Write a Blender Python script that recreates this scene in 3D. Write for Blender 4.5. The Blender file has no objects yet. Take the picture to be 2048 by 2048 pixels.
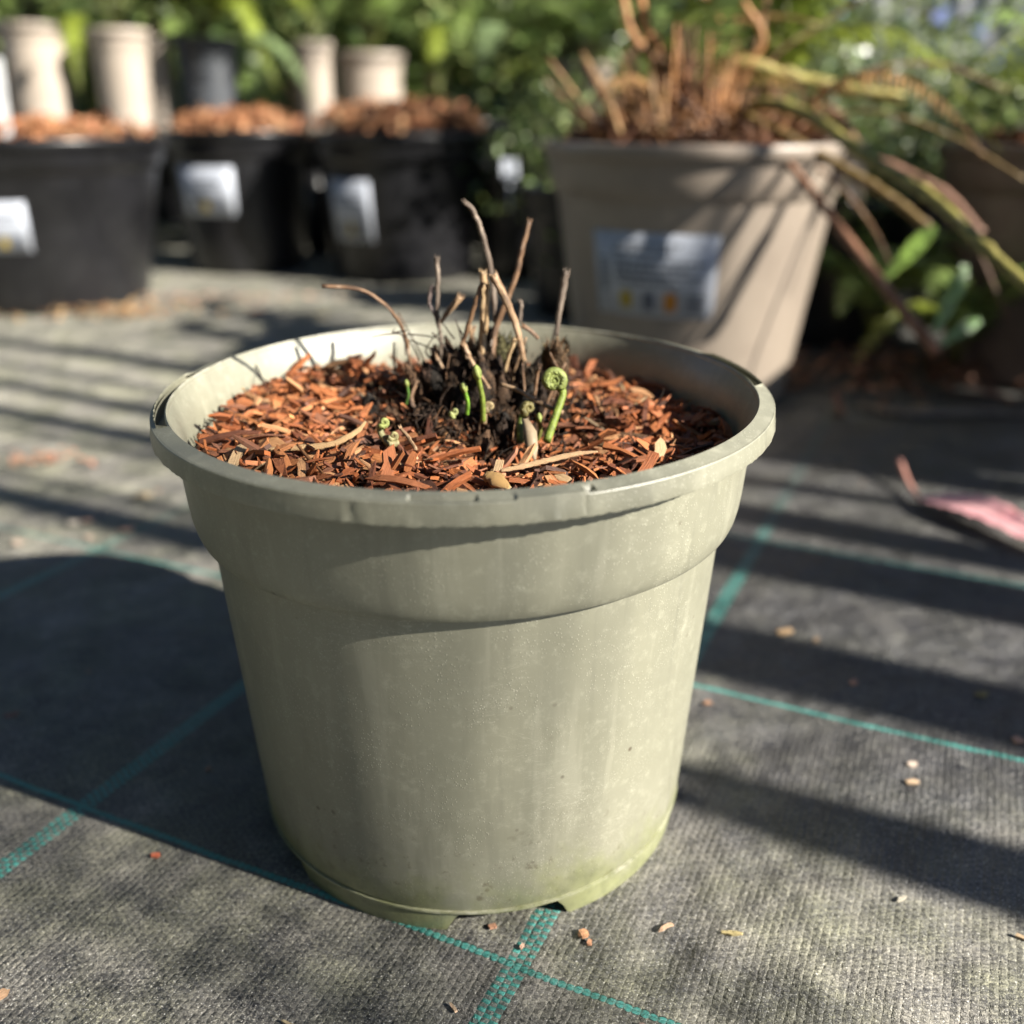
import bpy, math, random
from mathutils import Vector, Matrix, noise
R = math.radians
rnd = random.Random(7)
scene = bpy.context.scene
col = scene.collection

# ------------------------------------------------------------------ camera, sky, sun, exposure
CAM_H = 0.2478
PITCH = 0.3891
FPX = 1973.7                     # focal length in pixels of a 2048 px frame
cam_d = bpy.data.cameras.new('camera')
cam = bpy.data.objects.new('camera', cam_d); col.objects.link(cam)
cam.location = (0, 0, CAM_H)
cam.rotation_euler = (math.pi / 2 - PITCH, 0, 0)
cam_d.sensor_width = 36; cam_d.lens = FPX / 2048 * 36
cam_d.clip_start = 0.01; cam_d.clip_end = 200
cam_d.dof.use_dof = True; cam_d.dof.focus_distance = 0.29; cam_d.dof.aperture_fstop = 5.7
scene.camera = cam

SUN = Vector((0.241, -0.119, 0.158)).normalized()
w = bpy.data.worlds.new('World'); scene.world = w; w.use_nodes = True
nt = w.node_tree
sky = nt.nodes.new('ShaderNodeTexSky'); sky.sky_type = 'NISHITA'; sky.sun_disc = False
sky.air_density = .6; sky.dust_density = .3
sky.sun_elevation = math.asin(SUN.z); sky.sun_rotation = math.atan2(SUN.x, SUN.y)
bg = nt.nodes['Background']; bg.inputs[1].default_value = 0.05
nt.links.new(sky.outputs[0], bg.inputs[0])
sl = bpy.data.lights.new('sun', 'SUN'); sl.energy = 5.0; sl.angle = R(0.55); sl.color = (1, 0.945, 0.84)
so = bpy.data.objects.new('sun', sl); col.objects.link(so)
so.rotation_euler = SUN.to_track_quat('Z', 'Y').to_euler()
vs = scene.view_settings
vs.view_transform = 'Standard'; vs.look = 'None'; vs.gamma = 1; vs.use_curve_mapping = False
vs.exposure = 1.52
scene.cycles.max_bounces = 6; scene.cycles.use_denoising = True

# ------------------------------------------------------------------ helpers
def W(x, y, Y):
    """a point of the place seen at (x, y) of the 1932 px picture, Y metres in front of the camera"""
    k = 2048 / 1932
    a = (x * k - 1024) / FPX; b = -(y * k - 1024) / FPX
    c, s = math.cos(PITCH), math.sin(PITCH)
    d = Vector((a, c + b * s, -s + b * c))
    t = Y / d.y
    return Vector((0, 0, CAM_H)) + d * t
def G(x, y, z=0.0):
    p = W(x, y, 1.0); d = p - Vector((0, 0, CAM_H))
    return Vector((0, 0, CAM_H)) + d * ((z - CAM_H) / d.z)

class MB:
    def __init__(s): s.v = []; s.f = []; s.m = []; s.c = []; s.uv = []
    def face(s, idx, mat=0, c=(0.5, 0.5, 0.5), uv=None):
        s.f.append(tuple(idx)); s.m.append(mat); s.c.append(c); s.uv.append(uv)
    def tube(s, path, rad, n=8, mat=0, c=(.5, .5, .5), cap=True, flat=1.0, wob=0.0):
        path = [Vector(p) for p in path]; k = len(path)
        if not hasattr(rad, '__len__'): rad = [rad] * k
        b = len(s.v); up = None
        tot = 0; ls = [0]
        for i in range(1, k): tot += (path[i] - path[i - 1]).length; ls.append(tot)
        for i, p in enumerate(path):
            t = (path[min(i + 1, k - 1)] - path[max(i - 1, 0)]).normalized()
            if up is None:
                up = t.orthogonal().normalized()
            up = (up - t * up.dot(t)).normalized()
            si = t.cross(up)
            for j in range(n):
                a = 2 * math.pi * j / n
                rr = rad[i] * (1 + wob * rnd.uniform(-1, 1))
                s.v.append(p + up * math.cos(a) * rr + si * math.sin(a) * rr * flat)
        for i in range(k - 1):
            for j in range(n):
                j2 = (j + 1) % n
                s.face((b + i * n + j, b + i * n + j2, b + (i + 1) * n + j2, b + (i + 1) * n + j), mat, c,
                       ((ls[i], j / n), (ls[i], (j + 1) / n), (ls[i + 1], (j + 1) / n), (ls[i + 1], j / n)))
        if cap:
            s.face([b + j for j in reversed(range(n))], mat, c); s.face([b + (k - 1) * n + j for j in range(n)], mat, c)
    def lathe(s, prof, n=64, mat=0, a0=0, a1=2 * math.pi, c=(.5, .5, .5), closed=True):
        b = len(s.v); k = len(prof); m = n if closed else n + 1
        for i in range(m):
            a = a0 + (a1 - a0) * i / n
            for r, z in prof: s.v.append(Vector((r * math.cos(a), r * math.sin(a), z)))
        for i in range(n):
            i2 = (i + 1) % m
            for j in range(k - 1):
                s.face((b + i * k + j, b + i2 * k + j, b + i2 * k + j + 1, b + i * k + j + 1), mat, c)
    def box(s, o, ax, ay, az, mat=0, c=(.5, .5, .5)):
        b = len(s.v)
        for k in (0, 1):
            for q in ((-1, -1), (1, -1), (1, 1), (-1, 1)):
                s.v.append(Vector(o) + Vector(ax) * q[0] + Vector(ay) * q[1] + Vector(az) * (2 * k - 1))
        for q in ((3, 2, 1, 0), (4, 5, 6, 7), (0, 1, 5, 4), (1, 2, 6, 5), (2, 3, 7, 6), (3, 0, 4, 7)):
            s.face([b + i for i in q], mat, c)
    def mesh(s, name, mats, smooth=True, sharp=0):
        me = bpy.data.meshes.new(name)
        me.from_pydata([tuple(v) for v in s.v], [], s.f)
        if not isinstance(mats, (list, tuple)): mats = [mats]
        for m in mats: me.materials.append(m)
        me.polygons.foreach_set('material_index', s.m)
        me.polygons.foreach_set('use_smooth', [smooth] * len(s.f))
        ca = me.color_attributes.new('tint', 'FLOAT_COLOR', 'CORNER')
        uv = me.uv_layers.new(name='uv')
        cd = []; ud = []
        for f, c, u in zip(s.f, s.c, s.uv):
            for i in range(len(f)):
                cd += [c[0], c[1], c[2], 1.0]
                ud += list(u[i]) if u else [0.0, 0.0]
        ca.data.foreach_set('color', cd); uv.data.foreach_set('uv', ud)
        me.validate(); me.update()
        if smooth and sharp: me.set_sharp_from_angle(angle=math.radians(sharp))
        return me
    def build(s, name, mats, parent=None, smooth=True, loc=None, sharp=0):
        o = bpy.data.objects.new(name, s.mesh(name, mats, smooth, sharp)); col.objects.link(o)
        if parent: o.parent = parent
        if loc is not None: o.location = loc
        return o
def tag(o, label=None, cat=None, group=None, kind=None):
    if label: o['label'] = label
    if cat: o['category'] = cat
    if group: o['group'] = group
    if kind: o['kind'] = kind
    return o
def empty(name, loc, label, cat, group=None, rz=0):
    o = bpy.data.objects.new(name, None); col.objects.link(o)
    o.location = loc; o.rotation_euler = (0, 0, rz); o.empty_display_size = 0.02
    return tag(o, label, cat, group)
def link(name, me, parent=None, loc=(0, 0, 0), rot=(0, 0, 0), sc=1):
    o = bpy.data.objects.new(name, me); col.objects.link(o)
    o.parent = parent; o.location = loc; o.rotation_euler = rot; o.scale = (sc,) * 3
    return o
def bez(pts, n=12):
    """smooth curve through the points (Catmull-Rom)"""
    pts = [Vector(p) for p in pts]; q = [pts[0] * 2 - pts[1]] + pts + [pts[-1] * 2 - pts[-2]]
    out = []
    for i in range(1, len(q) - 2):
        for k in range(n):
            t = k / n; a, b, c, d = q[i - 1], q[i], q[i + 1], q[i + 2]
            out.append(0.5 * ((2 * b) + (c - a) * t + (2 * a - 5 * b + 4 * c - d) * t * t + (3 * b - a - 3 * c + d) * t ** 3))
    out.append(pts[-1]); return out
def shd(c, lo, hi):
    f = rnd.uniform(lo, hi); return tuple(q * f for q in c)
def lerp(a, b, t): return a + (b - a) * t

# ------------------------------------------------------------------ node helpers / materials
class N:
    def __init__(s, name):
        s.m = bpy.data.materials.new(name); s.m.use_nodes = True; s.t = s.m.node_tree
        s.b = s.t.nodes['Principled BSDF']
    def new(s, ty, **kw):
        n = s.t.nodes.new(ty)
        for k, v in kw.items(): setattr(n, k, v)
        return n
    def ln(s, a, b): s.t.links.new(a, b)
    def math(s, op, a, b=None, c=None, clamp=False):
        n = s.new('ShaderNodeMath', operation=op); n.use_clamp = clamp
        for i, q in enumerate((a, b, c)):
            if q is None: continue
            if isinstance(q, (int, float)): n.inputs[i].default_value = q
            else: s.ln(q, n.inputs[i])
        return n.outputs[0]
    def mix(s, f, a, b, blend='MIX'):
        n = s.new('ShaderNodeMix', data_type='RGBA', blend_type=blend)
        for i, q in ((0, f), (6, a), (7, b)):
            if isinstance(q, (int, float)): n.inputs[i].default_value = q
            elif isinstance(q, tuple): n.inputs[i].default_value = (*q, 1)
            else: s.ln(q, n.inputs[i])
        return n.outputs[2]
    def coord(s, which='Object'):
        return s.new('ShaderNodeTexCoord').outputs[which]
    def noise(s, sc, detail=3, rough=.55, vec=None, dist=0, out=0):
        n = s.new('ShaderNodeTexNoise'); n.inputs['Scale'].default_value = sc
        n.inputs['Detail'].default_value = detail; n.inputs['Roughness'].default_value = rough
        n.inputs['Distortion'].default_value = dist
        s.ln(vec if vec is not None else s.coord(), n.inputs['Vector']); return n.outputs[out]
    def scale(s, vec, v):
        n = s.new('ShaderNodeMapping'); n.inputs['Scale'].default_value = v; s.ln(vec, n.inputs[0]); return n.outputs[0]
    def ramp(s, f, a, b, lo=0., hi=1.):
        n = s.new('ShaderNodeMapRange'); n.interpolation_type = 'SMOOTHSTEP'
        s.ln(f, n.inputs[0]); n.inputs[1].default_value = a; n.inputs[2].default_value = b
        n.inputs[3].default_value = lo; n.inputs[4].default_value = hi; return n.outputs[0]
    def bump(s, h, dist, strength=1.0):
        n = s.new('ShaderNodeBump'); n.inputs['Distance'].default_value = dist; n.inputs['Strength'].default_value = strength
        s.ln(h, n.inputs['Height']); s.ln(n.outputs[0], s.b.inputs['Normal']); return n
    def set(s, **kw):
        for k, v in kw.items():
            i = s.b.inputs[k.replace('_', ' ')]
            if isinstance(v, (int, float)): i.default_value = v
            elif isinstance(v, tuple): i.default_value = (*v, 1) if len(v) == 3 else v
            else: s.ln(v, i)
        return s.m

def m_ground():
    n = N('woven_weed_fabric'); co = n.coord()
    wob = n.noise(9, 2, .5, co, out=1)
    sub = n.new('ShaderNodeVectorMath', operation='MULTIPLY_ADD'); n.ln(wob, sub.inputs[0])
    sub.inputs[1].default_value = (.003, .003, 0); n.ln(co, sub.inputs[2])
    wob2 = n.noise(260, 1, .5, co, out=1)
    sub2 = n.new('ShaderNodeVectorMath', operation='MULTIPLY_ADD'); n.ln(wob2, sub2.inputs[0])
    sub2.inputs[1].default_value = (.0011, .0011, 0); n.ln(sub.outputs[0], sub2.inputs[2])
    sp = n.new('ShaderNodeSeparateXYZ'); n.ln(sub2.outputs[0], sp.inputs[0])
    th = 1.1374; C, S = math.cos(th), math.sin(th)
    u = n.math('ADD', n.math('MULTIPLY', sp.outputs[0], C), n.math('MULTIPLY', sp.outputs[1], S))
    v = n.math('ADD', n.math('MULTIPLY', sp.outputs[0], -S), n.math('MULTIPLY', sp.outputs[1], C))
    PU, PV = .00150, .0026
    tu = n.math('DIVIDE', u, PU); tv = n.math('DIVIDE', v, PV)
    par = n.math('FLOORED_MODULO', n.math('ADD', n.math('FLOOR', tu), n.math('FLOOR', tv)), 2)   # 0 warp up, 1 weft up
    su = n.math('ABSOLUTE', n.math('SINE', n.math('MULTIPLY', tu, math.pi)))
    sv = n.math('ABSOLUTE', n.math('SINE', n.math('MULTIPLY', tv, math.pi)))
    h = n.math('MULTIPLY', n.math('POWER', su, .6), n.math('POWER', sv, .5))
    h = n.math('MULTIPLY', h, n.math('SUBTRACT', 1, n.math('MULTIPLY', par, .45)))
    # dust and grime
    sx = n.new('ShaderNodeSeparateXYZ'); n.ln(co, sx.inputs[0])
    clean = n.math('MULTIPLY', n.ramp(sx.outputs[0], .02, .14), n.ramp(sx.outputs[1], .24, .30))     # less dust in a strip right of the pot
    clean = n.math('MULTIPLY', clean, n.ramp(n.noise(6, 3, .6, co), .22, .50))
    clean = n.math('SUBTRACT', 1, n.math('MULTIPLY', clean, .72))
    d5 = n.ramp(n.noise(13, 5, .7, n.scale(co, (1, 1, 1)), .8), .33, .62)
    d1 = n.ramp(n.noise(4, 5, .6, co), .3, .7); d2 = n.ramp(n.noise(60, 4, .65, co), .35, .72)
    d3 = n.ramp(n.noise(420, 3, .7, co), .42, .75); d4 = n.ramp(n.noise(1500, 2, .6, co), .52, .78)
    cm = n.new('ShaderNodeCombineXYZ'); n.ln(n.math('FLOOR', tu), cm.inputs[0]); n.ln(n.math('FLOOR', tv), cm.inputs[1])
    wn = n.new('ShaderNodeTexWhiteNoise'); n.ln(cm.outputs[0], wn.inputs[0]); cell = wn.outputs[0]
    far = n.math('MULTIPLY', n.ramp(sp.outputs[1], .45, .85), n.ramp(sp.outputs[0], -.1, .4, 1.0, .35))  # more to the back left: dust, and grazing sheen put into the colour
    tape = n.mix(par, (.013, .014, .021), (.028, .029, .037))
    tape = n.mix(n.math('MULTIPLY', n.ramp(cell, .6, 1.0), .30), tape, (.12, .118, .11))
    dustc = n.mix(n.ramp(n.noise(25, 3, .6, co), .35, .65), (.385, .36, .305), (.32, .312, .22))
    dust = n.math('MULTIPLY_ADD', d2, .34, n.math('MULTIPLY', d1, .22))
    dust = n.math('ADD', dust, n.math('MULTIPLY', d3, .30))
    dust = n.math('MULTIPLY', dust, n.math('SUBTRACT', 1.1, n.math('MULTIPLY', h, .55)), clamp=True)
    dust = n.math('ADD', dust, n.math('MULTIPLY', d4, .45), clamp=True)
    dust = n.math('ADD', dust, n.math('MULTIPLY', far, n.math('MULTIPLY_ADD', d1, .16, .12)), clamp=True)
    # marker threads woven in teal
    def near(x, x0, s, wd):
        a = n.math('SUBTRACT', x, x0 - s / 2)
        a = n.math('SUBTRACT', n.math('FLOORED_MODULO', a, s), s / 2)
        return n.math('LESS_THAN', n.math('ABSOLUTE', a), wd)
    # snap to whole tapes
    gB = near(n.math('MULTIPLY', n.math('ADD', n.math('FLOOR', tv), .5), PV), round(.4582 / PV) * PV + PV / 2, 70 * PV, PV * 1.45)
    ua = n.math('FLOORED_MODULO', n.math('SUBTRACT', n.math('ADD', u, n.math('MULTIPLY', n.math('SUBTRACT', n.noise(35, 2, .5, co), .5), .0016)), .2127 - .0910), .1820)
    ua = n.math('ABSOLUTE', n.math('SUBTRACT', ua, .0910))
    wA = n.math('MULTIPLY_ADD', n.math('POWER', sv, .7), .00055, .00085)
    gA = n.ramp(n.math('DIVIDE', ua, wA), 1.1, .8)
    fzc = n.ramp(n.noise(750, 4, .8, co), .47, .70)
    dust = n.math('MULTIPLY_ADD', fzc, n.math('MULTIPLY_ADD', d5, .20, .22), dust, clamp=True)
    dust = n.math('MULTIPLY', dust, clean)
    gBv = n.math('MULTIPLY', gB, n.math('SUBTRACT', 1, n.math('MULTIPLY', par, .80)))
    gAv = n.math('MULTIPLY', gA, n.math('MULTIPLY_ADD', sv, .25, .75))
    gg = n.math('MAXIMUM', gBv, gAv)
    gg = n.math('MULTIPLY', gg, n.ramp(sp.outputs[1], .50, .66, 1.0, .18))
    teal = n.mix(n.noise(300, 2, .5, co), (.025, .19, .165), (.08, .33, .29))
    base = n.mix(gg, tape, teal)
    dust = n.math('MULTIPLY', dust, n.math('MULTIPLY_ADD', n.math('MAXIMUM', d5, n.math('MULTIPLY', far, .7)), .55, .66), clamp=True)
    dust = n.math('MULTIPLY', dust, n.math('SUBTRACT', 1, n.math('MULTIPLY', gg, n.math('SUBTRACT', .86, n.math('MULTIPLY', far, .7)))))
    c = n.mix(dust, base, dustc)
    c = n.mix(n.math('MULTIPLY', n.ramp(n.noise(1300, 2, .7, co), .60, .72), n.math('MULTIPLY_ADD', gg, -.7, .8)), c, (.72, .70, .64))  # pale specks: sparkle of the tape tips put into the colour
    h = n.math('MULTIPLY', h, n.math('MULTIPLY_ADD', n.noise(120, 3, .6, co), 1.1, .35))
    fz = n.noise(900, 3, .75, co)
    hb = n.math('ADD', n.math('MULTIPLY_ADD', fz, 1.0, h), n.math('ADD', n.math('MULTIPLY', n.math('MAXIMUM', n.math('MULTIPLY', gA, 1.6), n.math('MULTIPLY', gB, .5)), .6), n.math('ADD', n.math('MULTIPLY', d3, .6), n.math('MULTIPLY', cell, .5))))
    b1 = n.new('ShaderNodeBump'); b1.inputs['Distance'].default_value = .03; b1.inputs['Strength'].default_value = .8
    n.ln(n.noise(14, 3, .5, co), b1.inputs['Height'])
    b2 = n.bump(hb, .00048, 1.0); n.ln(b1.outputs[0], b2.inputs['Normal'])
    return n.set(Base_Color=c, Roughness=n.ramp(dust, 0, .5, .36, .85), Specular_IOR_Level=.5)

def m_main_pot():
    n = N('grey_green_plastic'); co = n.coord()
    sp = n.new('ShaderNodeSeparateXYZ'); n.ln(co, sp.inputs[0]); z = sp.outputs[2]
    c = n.mix(n.ramp(n.noise(22, 4, .6, co), .3, .7), (.206, .201, .148), (.226, .220, .162))
    sp1 = n.new('ShaderNodeTexVoronoi'); sp1.inputs['Scale'].default_value = 900; n.ln(co, sp1.inputs['Vector'])
    dots = n.math('MULTIPLY', n.ramp(sp1.outputs['Distance'], .30, .12), n.ramp(n.noise(70, 2, .5, co), .36, .62))
    c = n.mix(n.math('MULTIPLY', dots, .28), c, (.55, .53, .42))
    dust = n.ramp(n.noise(240, 4, .75, co), .5, .72)
    c = n.mix(n.math('MULTIPLY', dust, .2), c, (.50, .49, .38))
    # pale scuffs
    st = n.noise(38, 4, .8, n.scale(co, (1, 1, 4.5)), 1.2)
    scuff = n.math('MULTIPLY', n.ramp(n.math('ABSOLUTE', n.math('SUBTRACT', st, .5)), .012, .002), n.ramp(n.noise(17, 2, .5, co), .55, .70))
    c = n.mix(n.math('MULTIPLY', scuff, .25), c, (.6, .58, .48))
    run = n.noise(1.0, 4, .65, n.scale(co, (95, 95, 7)))
    c = n.mix(n.math('MULTIPLY', n.ramp(run, .52, .70), .30), c, (.115, .112, .085))
    c = n.mix(n.math('MULTIPLY', n.ramp(run, .46, .32), .22), c, (.40, .385, .30))
    spl = n.math('MULTIPLY', n.ramp(n.noise(210, 3, .7, co), .60, .68), n.ramp(z, .06, .008))
    c = n.mix(n.math('MULTIPLY', spl, .75), c, (.085, .065, .04))
    # wear-whitened edges
    ge = n.new('ShaderNodeNewGeometry')
    wear = n.math('MULTIPLY', n.ramp(ge.outputs['Pointiness'], .53, .62), n.ramp(n.noise(160, 3, .7, co), .40, .62))
    c = n.mix(n.math('MULTIPLY', wear, .7), c, (.55, .53, .45))
    # grime specks
    sp2 = n.new('ShaderNodeTexVoronoi'); sp2.inputs['Scale'].default_value = 105; n.ln(co, sp2.inputs['Vector'])
    sk = n.math('MULTIPLY', n.ramp(sp2.outputs['Distance'], .13, .06), n.ramp(n.noise(31, 2, .5, co), .56, .64))
    c = n.mix(n.math('MULTIPLY', sk, .8), c, (.07, .05, .03))
    # algae low on the pot
    al = n.math('MULTIPLY', n.ramp(n.math('ADD', z, n.math('MULTIPLY', n.math('SUBTRACT', n.noise(42, 5, .7, co), .5), .055)), .030, .003), .75)
    c = n.mix(al, c, n.mix(n.ramp(n.noise(140, 4, .7, co), .4, .65), (.22, .235, .095), (.14, .155, .055)))
    hb = n.math('ADD', n.noise(45, 3, .6, co), n.math('MULTIPLY', dots, .35))
    n.bump(hb, .0007, .35)
    return n.set(Base_Color=c, Roughness=n.ramp(n.noise(60, 3, .6, co), .3, .7, .40, .52), Specular_IOR_Level=1.0,
                 Subsurface_Weight=.0)

def m_plastic(name, a, b, rough=.45, dusty=(.3, .28, .24), amt=.25):
    n = N(name); co = n.coord()
    c = n.mix(n.ramp(n.noise(12, 4, .6, co), .35, .7), a, b)
    c = n.mix(n.math('MULTIPLY', n.ramp(n.noise(70, 4, .7, co), .45, .75), amt), c, dusty)
    n.bump(n.noise(30, 3, .5, co), .001, .3)
    return n.set(Base_Color=c, Roughness=rough, Specular_IOR_Level=.5)

def m_chip(name='shredded_wood', sat=1.0):
    n = N(name)
    at = n.new('ShaderNodeVertexColor', layer_name='tint').outputs[0]
    uv = n.new('ShaderNodeUVMap', uv_map='uv').outputs[0]
    g = n.noise(1.0, 4, .65, n.scale(uv, (120, 2600, 1)))
    g2 = n.noise(1.0, 3, .6, n.scale(uv, (350, 900, 1)))
    c = n.mix(n.ramp(g, .3, .72), at, (.62, .62, .62), 'MULTIPLY')
    c2 = n.mix(n.math('MULTIPLY', n.ramp(g2, .60, .78), .35), c, (.55, .30, .15))
    n.bump(g, .0006, .9)
    return n.set(Base_Color=c2, Roughness=.62, Specular_IOR_Level=.35)

def m_tint(name, rough=.6, spec=.3, bs=200, bd=.0006, trans=0.0, dark=.55):
    """surface whose own colour sits in the tint attribute, with noise and a fine relief"""
    n = N(name); co = n.coord()
    at = n.new('ShaderNodeVertexColor', layer_name='tint').outputs[0]
    c = n.mix(n.ramp(n.noise(bs, 4, .65, co), .35, .7), at, (dark,) * 3, 'MULTIPLY')
    n.bump(n.noise(bs * 1.7, 4, .65, co), bd, .8)
    m = n.set(Base_Color=c, Roughness=rough, Specular_IOR_Level=spec)
    if trans:
        tr = n.new('ShaderNodeBsdfTranslucent'); n.ln(n.mix(.4, c, (.40, .48, .14)), tr.inputs[0])
        mx = n.new('ShaderNodeMixShader'); mx.inputs[0].default_value = trans
        n.ln(n.b.outputs[0], mx.inputs[1]); n.ln(tr.outputs[0], mx.inputs[2])
        n.ln(mx.outputs[0], n.t.nodes['Material Output'].inputs[0])
    return m

def m_soil():
    n = N('dark_soil'); co = n.coord()
    c = n.mix(n.ramp(n.noise(160, 5, .7, co), .35, .7), (.012, .008, .006), (.075, .04, .022))
    n.bump(n.noise(220, 5, .75, co), .004, 1)
    return n.set(Base_Color=c, Roughness=.9, Specular_IOR_Level=.2)
def m_flat(name, c, rough=.6, spec=.3):
    n = N(name); co = n.coord()
    return n.set(Base_Color=n.mix(n.ramp(n.noise(60, 3, .6, co), .3, .75), c, tuple(q * .8 for q in c)), Roughness=rough, Specular_IOR_Level=spec)

MG = m_ground(); MP = m_main_pot(); MC = m_chip(); MS = m_soil()
M_BLACK = m_plastic('black_pot_plastic', (.005, .005, .006), (.011, .011, .013), .33, (.04, .04, .04), .22)
M_GREY = m_plastic('slate_pot_plastic', (.05, .055, .065), (.07, .075, .085), .4, (.15, .15, .15), .3)
M_TAUPE = m_plastic('taupe_pot_plastic', (.225, .185, .15), (.265, .22, .178), .42, (.33, .28, .23), .25)
M_BEIGE = m_plastic('beige_pot_plastic', (.34, .285, .235), (.40, .34, .285), .5, (.44, .39, .33), .3)
M_WHITE = m_flat('white_plastic', (.78, .80, .82), .4)
M_STICK = m_flat('sticker_paper', (.45, .48, .55), .5)
M_INK = m_flat('sticker_ink', (.07, .075, .09), .5)
M_YEL = m_flat('sticker_yellow', (.42, .30, .02), .5)
M_ORG = m_flat('sticker_orange', (.50, .20, .02), .5)
M_GRYINK = m_flat('sticker_grey', (.10, .11, .14), .5)
def m_stalk():
    n = N('dry_stalk'); co = n.coord(); uv = n.new('ShaderNodeUVMap', uv_map='uv').outputs[0]
    at = n.new('ShaderNodeVertexColor', layer_name='tint').outputs[0]
    g = n.noise(1.0, 4, .7, n.scale(uv, (130, 9, 1))); g2 = n.noise(170, 4, .6, co)
    c = n.mix(n.ramp(g, .38, .62), at, (.42, .36, .33), 'MULTIPLY')
    c = n.mix(n.math('MULTIPLY', n.ramp(g2, .55, .72), .5), c, (.45, .36, .28))
    c = n.mix(n.math('MULTIPLY', n.ramp(g2, .46, .34), .6), c, (.05, .03, .02))
    n.bump(g, .0005, 1)
    return n.set(Base_Color=c, Roughness=.55, Specular_IOR_Level=.35)
M_STALK = m_stalk()
M_ROOT = m_tint('fibrous_crown', .85, .25, 420, .0016, 0, .25)
M_GREENSTEM = m_tint('young_green', .5, .4, 420, .0005, .15, .5)
M_LEAF = m_tint('leaf', .33, .65, 60, .0006, .26, .7)
M_DRYLEAF = m_tint('dry_leaf', .65, .3, 120, .0008, .12, .6)

# ------------------------------------------------------------------ ground
def make_ground():
    b = MB(); xs = [-40, -12, -5, -2.5, -1.5] + [-1.2 + .06 * i for i in range(41)] + [1.5, 2.5, 5, 12, 40]
    ys = [-40, -10, -3, -1] + [-.2 + .06 * i for i in range(38)] + [2.3, 3, 5, 9, 20, 60]
    for y in ys:
        for x in xs:
            r = math.hypot(x + .0, y - .33)
            k = max(0, min(1, (r - .13) / .15)) * (1 if r < 3 else 0)
            b.v.append(Vector((x, y, 0.004 * k * (noise.noise((x * 3.1, y * 3.1, .3)) - .3) - (.0 if r < 3 else .0))))
    nx = len(xs)
    for j in range(len(ys) - 1):
        for i in range(nx - 1): b.face((j * nx + i, j * nx + i + 1, (j + 1) * nx + i + 1, (j + 1) * nx + i))
    o = b.build('ground', MG); tag(o, 'black woven weed fabric ground with teal marker threads', None, None, 'structure')
make_ground()

# ------------------------------------------------------------------ the grey-green pot
PC = Vector((-.0150, .3232, 0)); TILT = .018
pot = empty('plant_pot', (PC.x, PC.y, .0004), 'worn grey green plastic pot with a cracked rim, holding red wood mulch, nearest the camera', 'plant pot')
pot.rotation_euler = (TILT, -.0044, 0)
HR = .1620
def wall_r(z): return lerp(.0790, .0862, (z - .010) / (.119 - .010))
def make_body():
    b = MB(); n = 160
    prof = [(.0783, .0098), (.0790, .0112)]
    for k in range(1, 12): z = lerp(.012, .1210, k / 11); prof.append((wall_r(z), z))
    prof += [(.0863, .1226), (.0897, .1223), (.0903, .1231), (.0911, .1252), (.0918, .1285), (.0923, .133), (.0928, .1400), (.0934, .1500), (.0936, .1570), (.0946, .1602)]
    prof += [(.0944, .1606), (.0941, .1602), (.0918, .1550), (.0907, .150), (.0893, .138), (.0882, .128), (.0860, .1215), (.0845, .1175)]
    for k in range(1, 8): z = lerp(.1175, .012, k / 7); prof.append((wall_r(z) - .0016, z))
    prof += [(.06, .011), (.0, .011)]
    b.lathe(prof, n)
    for v in b.v:   # gently out of true, like soft used plastic
        a = math.atan2(v.y, v.x); k = v.z / HR
        s = 1 + .006 * k * math.cos(2 * a + .6) + .003 * k * math.cos(3 * a)
        v.x *= s; v.y *= s
    return b.build('body', MP, pot, sharp=24)
make_body()
def warp(v):
    a = math.atan2(v.y, v.x); s = 1 + .006 * math.cos(2 * a + .6) + .003 * math.cos(3 * a)
    v.x *= s; v.y *= s
def make_base():
    b = MB(); n = 240; lo = []; 
    feet = [(-95, -64), (-22, 6), (52, 80), (125, 150), (195, 225)]
    for i in range(n):
        a = 360 * i / n - 180
        z = 0.0
        for f0, f1 in feet:
            for sh in (-360, 0, 360):
                if f0 < a + sh < f1:
                    e = min(a + sh - f0, f1 - a - sh); z = max(z, min(1, e / 3.0) * .0082)
        lo.append(z)
    P = 7
    for i in range(n):
        a = math.radians(360 * i / n - 180); z = lo[i]; j = rnd.uniform(-.00012, .00012)
        for r, zz in ((.0776 + .001 * z / .01, max(z, .0)), (.0782, max(z, .003)), (.0786, max(z + .0004, .0088) + j), (.0794, .0094 + j), (.0794, .0101 + j), (.0770, .0101), (.0755, z)):
            b.v.append(Vector((r * math.cos(a), r * math.sin(a), zz)))
    for i in range(n):
        k = (i + 1) % n
        for j in range(P): b.face((i * P + j, k * P + j, k * P + (j + 1) % P, i * P + (j + 1) % P))
    o = b.build('base_ring', MP, pot, sharp=35)
    o['label'] = 'algae stained base ring with drainage notches'
make_base()
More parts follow.
